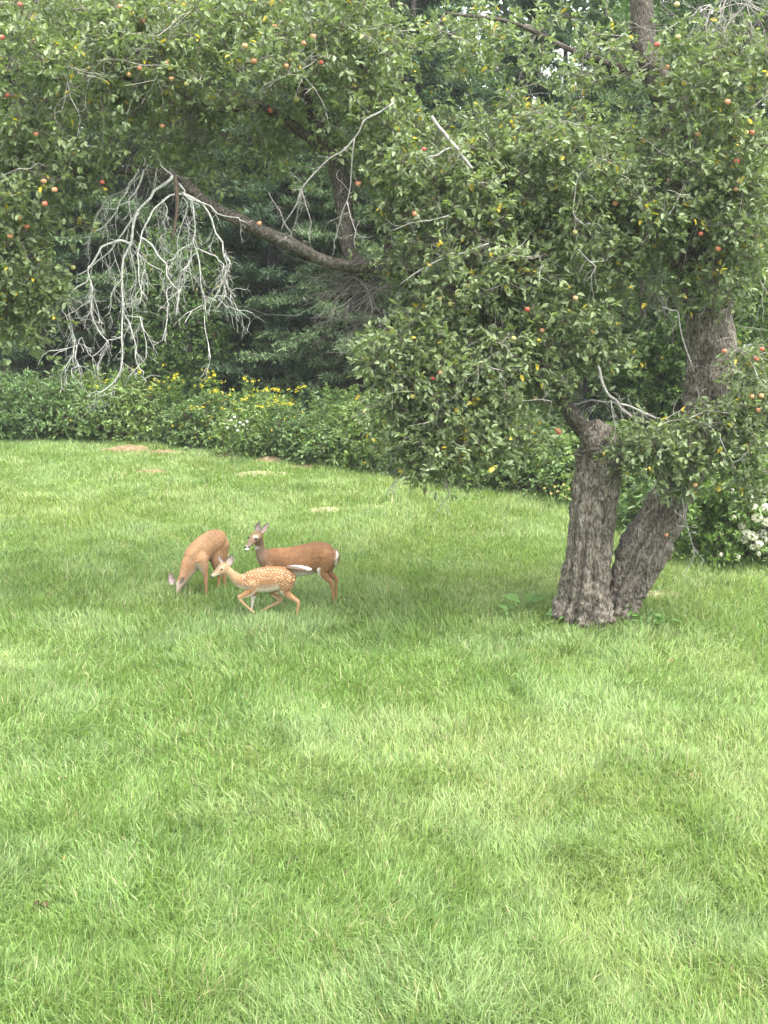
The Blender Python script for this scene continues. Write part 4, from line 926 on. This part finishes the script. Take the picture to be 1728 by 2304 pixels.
# white wild flowers and low yellow ones
def wildflowers(name, pts_px, Y, colr, rad, label):
    c = pt(pts_px[0][0], pts_px[0][1], Y); root = empty(name, (c.x, Y, 0), label, 'wildflower'); sg = Geo(); fg = Geo()
    for (px, py) in pts_px:
        p = np.array(pt(px, py, Y + random.uniform(-.1, .1))); b = np.array([p[0] + random.uniform(-.1, .1), p[1] + .05, 0.]); mid = (p + b) / 2 + RNG.normal(0, .03, 3)
        add_segs(sg, [b, mid], [mid, p], .004, .003, np.array([.1, .15, .05]), 4)
        pg = Geo(); n = 14; th = np.arange(n) * 2 * np.pi / n; D = np.stack([np.cos(th), -.35 + 0 * th, np.sin(th)], 1) + RNG.normal(0, .15, (n, 3))
        add_leaves(pg, np.tile(p, (n, 1)), D, np.tile(np.array([0, -1., .4]), (n, 1)), np.full(n, rad), np.full(n, rad * .55), np.array(colr) * RNG.uniform(.9, 1.1, (n, 1)), .1)
        add_ball(pg, p + np.array([0, -.01, 0]), rad * .25, None, 8, 6, (.6, .45, .05)); pg.build('flower', M['petal'], root)
        m = 10; t = RNG.random((m, 1)); add_leaves(fg, b + (p - b) * t, RNG.normal(0, 1, (m, 3)), np.tile(np.array([0, 0, 1.]), (m, 1)), np.full(m, .08), np.full(m, .03), np.array([.1, .18, .05]) * np.ones((m, 1)))
    sg.build('stems', M['twig'], root); fg.build('leaves', M['wood_leaf'], root)
wildflowers('white_wildflower', [(520, 945), (530, 958), (540, 950), (535, 968), (548, 955), (528, 938), (556, 948), (512, 962)], 31.4, (.80, .81, .78), .036, 'small patch of white wildflowers low in the bramble hedge')
wildflowers('yellow_wildflower', [(1255, 1105), (1262, 1112), (1248, 1095), (1272, 1118), (1240, 1110), (1280, 1100), (1225, 1098), (1268, 1090)], 26.6, (.62, .56, .25), .032, 'pale yellow wildflowers just left of the upright trunk')

# ------------------------------------------------------------ woodland
def pine(h, base_r, n_wh, Lmax, col, seed):
    """soft needled conifer: layered boughs made of many fine needle sprays"""
    root = empty('pine_tree', (0, 0, 0)); tg = Geo(); bgm = Geo(); ng = Geo(); rr = random.Random(seed)
    add_loft(tg, [(0, 0, -.1, base_r), (0, 0, h * .3, base_r * .8), (.1, 0, h * .7, base_r * .45), (.1, 0, h, .03)], 12, 8, .05, .1, seed=seed)
    A = []; B = []; SP = []; SD = []
    for k in range(n_wh):
        z = .5 + (h - .6) * k / n_wh; L = Lmax * (1 - (z / h) ** 1.6) + .3
        for b in range(rr.choice([4, 5, 5])):
            a = rr.uniform(0, 6.28); l = L * rr.uniform(.5, 1.15); p = np.array([0, 0, z + rr.uniform(-.3, .3)]); d = np.array([math.cos(a), math.sin(a), rr.uniform(-.25, .4)]); st = 7
            for s in range(st):
                q = p + d * l / st; A.append(p); B.append(q)
                if s >= 1:
                    for sd in (-1, 1):
                        for rep in range(2):
                            tw = np.array([-d[1] * sd, d[0] * sd, 0]) * .8 + d * .75 + np.array([0, 0, rr.uniform(-.25, .15)]); ll = l * .34 * (1 - s / st * .6) * rr.uniform(.6, 1.1); tw = tw / np.linalg.norm(tw)
                            for u_ in np.arange(.15, 1.01, .22): SP.append(p + (q - p) * rr.random() + tw * ll * u_); SD.append(tw)
                p = q; d = d + np.array([0, 0, -.035 + .012 * s]); 
            SP.append(p); SD.append(d)
    A = np.array(A); B = np.array(B); add_segs(bgm, A, B, .02, .015, np.array([.07, .06, .05]), 4)
    SP = np.array(SP); SD = np.array(SD); n = len(SP); k = 7; idx = np.repeat(np.arange(n), k); m = len(idx)
    D = nrm(SD[idx] * .8 + RNG.normal(0, .55, (m, 3))); P_ = SP[idx] + RNG.normal(0, .035, (m, 3))
    C = np.array(col) * RNG.uniform(.6, 1.4, (m, 1)) * RNG.uniform(.8, 1.25, (n, 1))[idx]
    add_diamonds(ng, P_, D, nrm(np.array([0, 0, 1.]) + RNG.normal(0, .5, (m, 3))), RNG.uniform(.13, .25, m), np.full(m, .036), C)
    tg.build('trunk', M['forest_bark'], root, True); bgm.build('boughs', M['twig'], root); ng.build('crown', M['needle'], root); return root
def broadleaf(h, base_r, spread, n_tip, L, Wd, col, seed, low=.25):
    root = empty('broadleaf_tree', (0, 0, 0)); rr = random.Random(seed); guide = []
    tg = Geo(); bend = [rr.uniform(-.3, .3) for _ in range(5)]
    tp = [(bend[i] * (i > 0), bend[-i] * (i > 0), h * i / 5 - (.1 if i == 0 else 0), base_r * (1 - .16 * i)) for i in range(5)] + [(0, 0, h * .96, .02)]
    guide.append(add_loft(tg, tp, 12, 6, .06, .12, seed=seed)); bg_ = Geo()
    for k in range(11):
        z = h * (low + (.9 - low) * k / 11); a = k * 2.4 + rr.random(); l = spread * (1 - .5 * k / 11) * .75
        q = [(0, 0, z, base_r * .35), (math.cos(a) * l * .4, math.sin(a) * l * .4, z + l * .18, base_r * .24), (math.cos(a + .2) * l, math.sin(a + .2) * l, z + l * .4, .02)]
        guide.append(add_loft(bg_, q, 7, 5, 0, .2))
    att = []
    while len(att) < n_tip:
        v = RNG.uniform(-1, 1, 3); r = v.dot(v)
        if r < 1 and RNG.random() < .25 + .75 * r and vnoise(v[0] * 2.5 + seed, v[2] * 2.5 + v[1] * 2, seed) > .3:
            att.append([v[0] * spread, v[1] * spread, h * (low + .02) + (h * (1 - low)) * (v[2] + 1) / 2])
    A, B, ra, rb, T = grow(np.array(att), guide, gap=.6, droop=.08, rtip=.006, rmax=.05)
    add_segs(bg_, A, B, ra, rb, np.array([.09, .08, .065]), 4); fg = Geo()
    sprigs(fg, T, 8, .36, L, Wd, col, yellow=.004, bunch=6, pale=.1)
    tg.build('trunk', M['forest_bark'], root, True); bg_.build('branches', M['twig'], root); fg.build('crown', M['wood_leaf'], root); return root
pines = [pine(13.5, .24, 38, 3.4, (.095, .148, .066), 1), pine(15, .26, 40, 3.0, (.068, .118, .062), 2)]
broads = [broadleaf(13, .22, 3.3, 560, .16, .095, (.075, .135, .04), 3), broadleaf(15, .26, 3.8, 620, .15, .085, (.06, .115, .038), 4, .18), broadleaf(9, .14, 2.4, 420, .14, .08, (.10, .17, .05), 5, .1)]
WOOD = [  # px, Y, kind, scale, label
    (330, 40.5, 'p0', 1.0, 'dark pine tree behind the goldenrod, leftmost of the near pines'), (620, 38.5, 'p1', .95, 'pine tree with layered boughs right of the dead hanging branch'),
    (800, 36.5, 'p0', .85, 'pine tree with low soft boughs in the middle of the wood edge'), (60, 40.5, 'p1', 1.0, 'dark pine tree at the left end of the wood edge, behind the feathery bushes'),
    (470, 43, 'p1', 1.05, 'tall dark pine in the second row behind the dead hanging branch'), (930, 39.5, 'p1', .95, 'pine tree behind the middle of the apple crown'), (1330, 33, 'p0', .8, 'pine tree in deep shade behind the upright apple trunk'),
    (1180, 38, 'p1', .85, 'pine tree standing back between the middle pines and the upright trunk'),
    (-120, 39, 'b0', 1.0, 'broadleaf tree at the far left of the wood, mostly outside the picture'), (200, 46, 'b1', 1.05, 'tall broadleaf tree above the left pines'), (700, 44, 'b0', 1.1, 'broadleaf tree showing between the apple limbs'),
    (980, 47, 'b1', .95, 'broadleaf tree left of the bright sky gap'), (1400, 45, 'b0', .95, 'broadleaf tree right of the bright sky gap'), (1650, 38, 'b1', .95, 'tall broadleaf tree behind the right apple crown'),
    (1480, 31, 'b2', .85, 'small bright green broadleaf tree between the two apple trunks'), (1850, 33, 'b0', .9, 'broadleaf tree at the right edge of the wood'), (1640, 30, 'b2', .8, 'small broadleaf tree behind the flowering shrub'),
    (420, 37.4, 'b2', .62, 'low dark leafy broadleaf tree behind the tips of the dead branch'), (560, 42, 'b0', .9, 'broadleaf tree behind the long low limb'), (860, 41, 'b1', .85, 'broadleaf tree in the middle distance behind the upright dark limb'),
    (1080, 34.5, 'b2', .62, 'small broadleaf tree low behind the hanging apple foliage'),
]
src = {'p0': pines[0], 'p1': pines[1], 'b0': broads[0], 'b1': broads[1], 'b2': broads[2]}; first = set()
for i, (px, Y, kd, s, lab) in enumerate(WOOD):
    o = src[kd] if kd not in first else copy_tree(src[kd]); first.add(kd)
    o.location = (pt(px, 800, Y).x, Y, 0); o.rotation_euler[2] = i * 2.1; o.scale = (s, s, s)
    tag(o, lab, 'pine tree' if kd[0] == 'p' else 'tree', 'trees at the edge of the wood')
# far wood as one mass
g = Geo(); n = 100000
x = RNG.uniform(-34, 34, n); y = RNG.uniform(52, 60, n); top = 15.5 + 3 * fbm(x * .25, y * 0, 200, 2); z = RNG.random(n) ** .9 * top
gapu, gapv = proj(np.stack([x, y, z], 1)); keep = ~((np.abs(gapu - 1280) < 95) & (np.abs(gapv - 165) < 70)); keep &= ~((np.abs(gapu - 1010) < 90) & (np.abs(gapv - 70) < 55) & (RNG.random(n) < .8)) ; x, y, z = x[keep], y[keep], z[keep]; n = len(x)
ng_ = fbm(x * .5, z * .5, 210, 3); C = np.array([.05, .095, .035]) * (.7 + .8 * ng_)[:, None] * RNG.uniform(.7, 1.3, (n, 1))
add_leaves(g, np.stack([x, y, z], 1), RNG.normal(0, 1, (n, 3)), nrm(np.array([0, -.3, 1.]) + RNG.normal(0, .6, (n, 3))), RNG.uniform(.3, .5, n), RNG.uniform(.2, .32, n), C)
for k in range(34):
    xx = -33 + k * 2 + random.uniform(-.6, .6); add_loft(g, [(xx, 56, 0, .2), (xx + .2, 56, 8, .15), (xx, 56, 15, .05)], 8, 4, C=(.06, .05, .04))
tag(g.build('distant_wood', M['wood_leaf']), 'dense far wood closing the view behind the nearer trees', 'woodland', None, 'stuff')

# ------------------------------------------------------------ weeds round the trunk, fallen leaves
def weed(px, py, n, L, Wd, label, col=(.10, .19, .045), name='broadleaf_weed', flat=.4):
    c = gpt(px, py); z = ghf(c.x, c.y); g = Geo(); th = RNG.uniform(0, 6.28, n)
    D = np.stack([np.cos(th), np.sin(th), RNG.uniform(flat * .4, flat * 2.2, n)], 1); P_ = np.array([c.x, c.y, z + .11]) + RNG.normal(0, .04, (n, 3)) * np.array([1.5, 1.5, .3]) + nrm(D) * L * .5
    add_segs(g, np.tile(np.array([c.x, c.y, z]), (n, 1)), P_, .003, .002, np.array([.12, .16, .06]), 4)
    add_leaves(g, P_, D + np.array([0, 0, -.35]), np.tile(np.array([0, -.3, 1.]), (n, 1)) + RNG.normal(0, .25, (n, 3)), RNG.uniform(.9, 1.5, n) * L, RNG.uniform(.9, 1.5, n) * Wd, np.array(col) * RNG.uniform(.75, 1.25, (n, 1)))
    o = g.build(name, M['wood_leaf'], None, False, origin=(c.x, c.y, z)); tag(o, label, 'weed', 'weeds round the foot of the apple tree')
weed(1178, 1380, 5, .20, .15, 'broad leaved weed in the grass left of the upright trunk', (.09, .18, .035), 'burdock')
weed(1150, 1394, 7, .12, .06, 'low weed left of the burdock')
weed(1215, 1398, 8, .12, .06, 'low weed between the burdock and the upright trunk')
weed(1272, 1402, 12, .14, .05, 'leafy weed at the left foot of the upright trunk')
weed(1305, 1400, 16, .17, .05, 'tall spiky weed in front of the upright trunk', flat=.9)
weed(1385, 1396, 6, .16, .09, 'round leaved weed in the cleft between the two trunks', (.12, .22, .03), flat=1.0)
weed(1450, 1406, 12, .13, .055, 'weed right of the leaning trunk')
weed(1490, 1412, 10, .12, .05, 'outermost weed right of the leaning trunk')
weed(1415, 1412, 9, .12, .05, 'weed in front of the leaning trunk foot')
def fallen(px, py, n, sz, col, label):
    c = gpt(px, py); z = ghf(c.x, c.y) + .075; g = Geo()
    add_leaves(g, np.array([c.x, c.y, z]) + RNG.normal(0, .02, (n, 3)), RNG.normal(0, 1, (n, 3)) * np.array([1, 1, .5]), np.array([0, -.5, 1.]) + RNG.normal(0, .5, (n, 3)), np.full(n, sz), np.full(n, sz * .7), np.array(col) * RNG.uniform(.7, 1.3, (n, 1)), .35)
    o = g.build('fallen_leaf', M['dryleaf'], None, False, origin=(c.x, c.y, z)); tag(o, label, 'fallen leaf', 'dead leaves lying in the lawn')
fallen(100, 2050, 5, .075, (.06, .032, .02), 'dark brown curled leaf in the grass at the lower left')
fallen(500, 2178, 3, .06, (.14, .07, .04), 'brown curled leaf at the bottom of the lawn, left of the middle')
fallen(508, 2182, 1, .05, (.55, .45, .28), 'pale straw coloured leaf scrap touching the brown leaf at the bottom')
fallen(145, 1945, 2, .05, (.60, .38, .18), 'orange tan leaf scrap above the dark brown leaf at the lower left')
fallen(142, 1770, 2, .045, (.55, .40, .25), 'tan leaf scrap in the left part of the lawn')
fallen(1510, 1497, 2, .05, (.55, .28, .10), 'orange leaf in the grass below the leaning trunk')
fallen(785, 1972, 2, .04, (.10, .06, .04), 'tiny dark leaf near the middle of the lower lawn')
fallen(700, 2140, 3, .045, (.13, .08, .05), 'small brown leaf just right of the bottom pair')
fallen(1205, 2140, 2, .045, (.11, .06, .04), 'small dark leaf in the lower right part of the lawn')
fallen(1165, 1690, 1, .04, (.50, .36, .2), 'pale leaf scrap in the middle right of the lawn')
fallen(300, 1305, 2, .05, (.18, .11, .07), 'brown leaf left of the grazing doe')
nb = grass_field(); print('blades', nb)

# ------------------------------------------------------------ haze
def haze():
    V = np.array([(-62, -3, -1), (62, -3, -1), (62, 64, -1), (-62, 64, -1), (-62, -3, 20), (62, -3, 20), (62, 64, 20), (-62, 64, 20)], float)
    Q = np.array([(0, 3, 2, 1), (4, 5, 6, 7), (0, 1, 5, 4), (1, 2, 6, 5), (2, 3, 7, 6), (3, 0, 4, 7)])
    m = bpy.data.materials.new('haze'); m.use_nodes = True; t = m.node_tree; t.nodes.clear()
    out = t.nodes.new('ShaderNodeOutputMaterial'); v = t.nodes.new('ShaderNodeVolumePrincipled'); v.inputs['Density'].default_value = .0005
    v.inputs['Color'].default_value = (.93, .96, .97, 1); v.inputs['Anisotropy'].default_value = .2
    t.links.new(v.outputs[0], out.inputs['Volume']); o = mesh_obj('haze', V, Q, m); o['kind'] = 'stuff'
HAZE = True
if HAZE: haze()
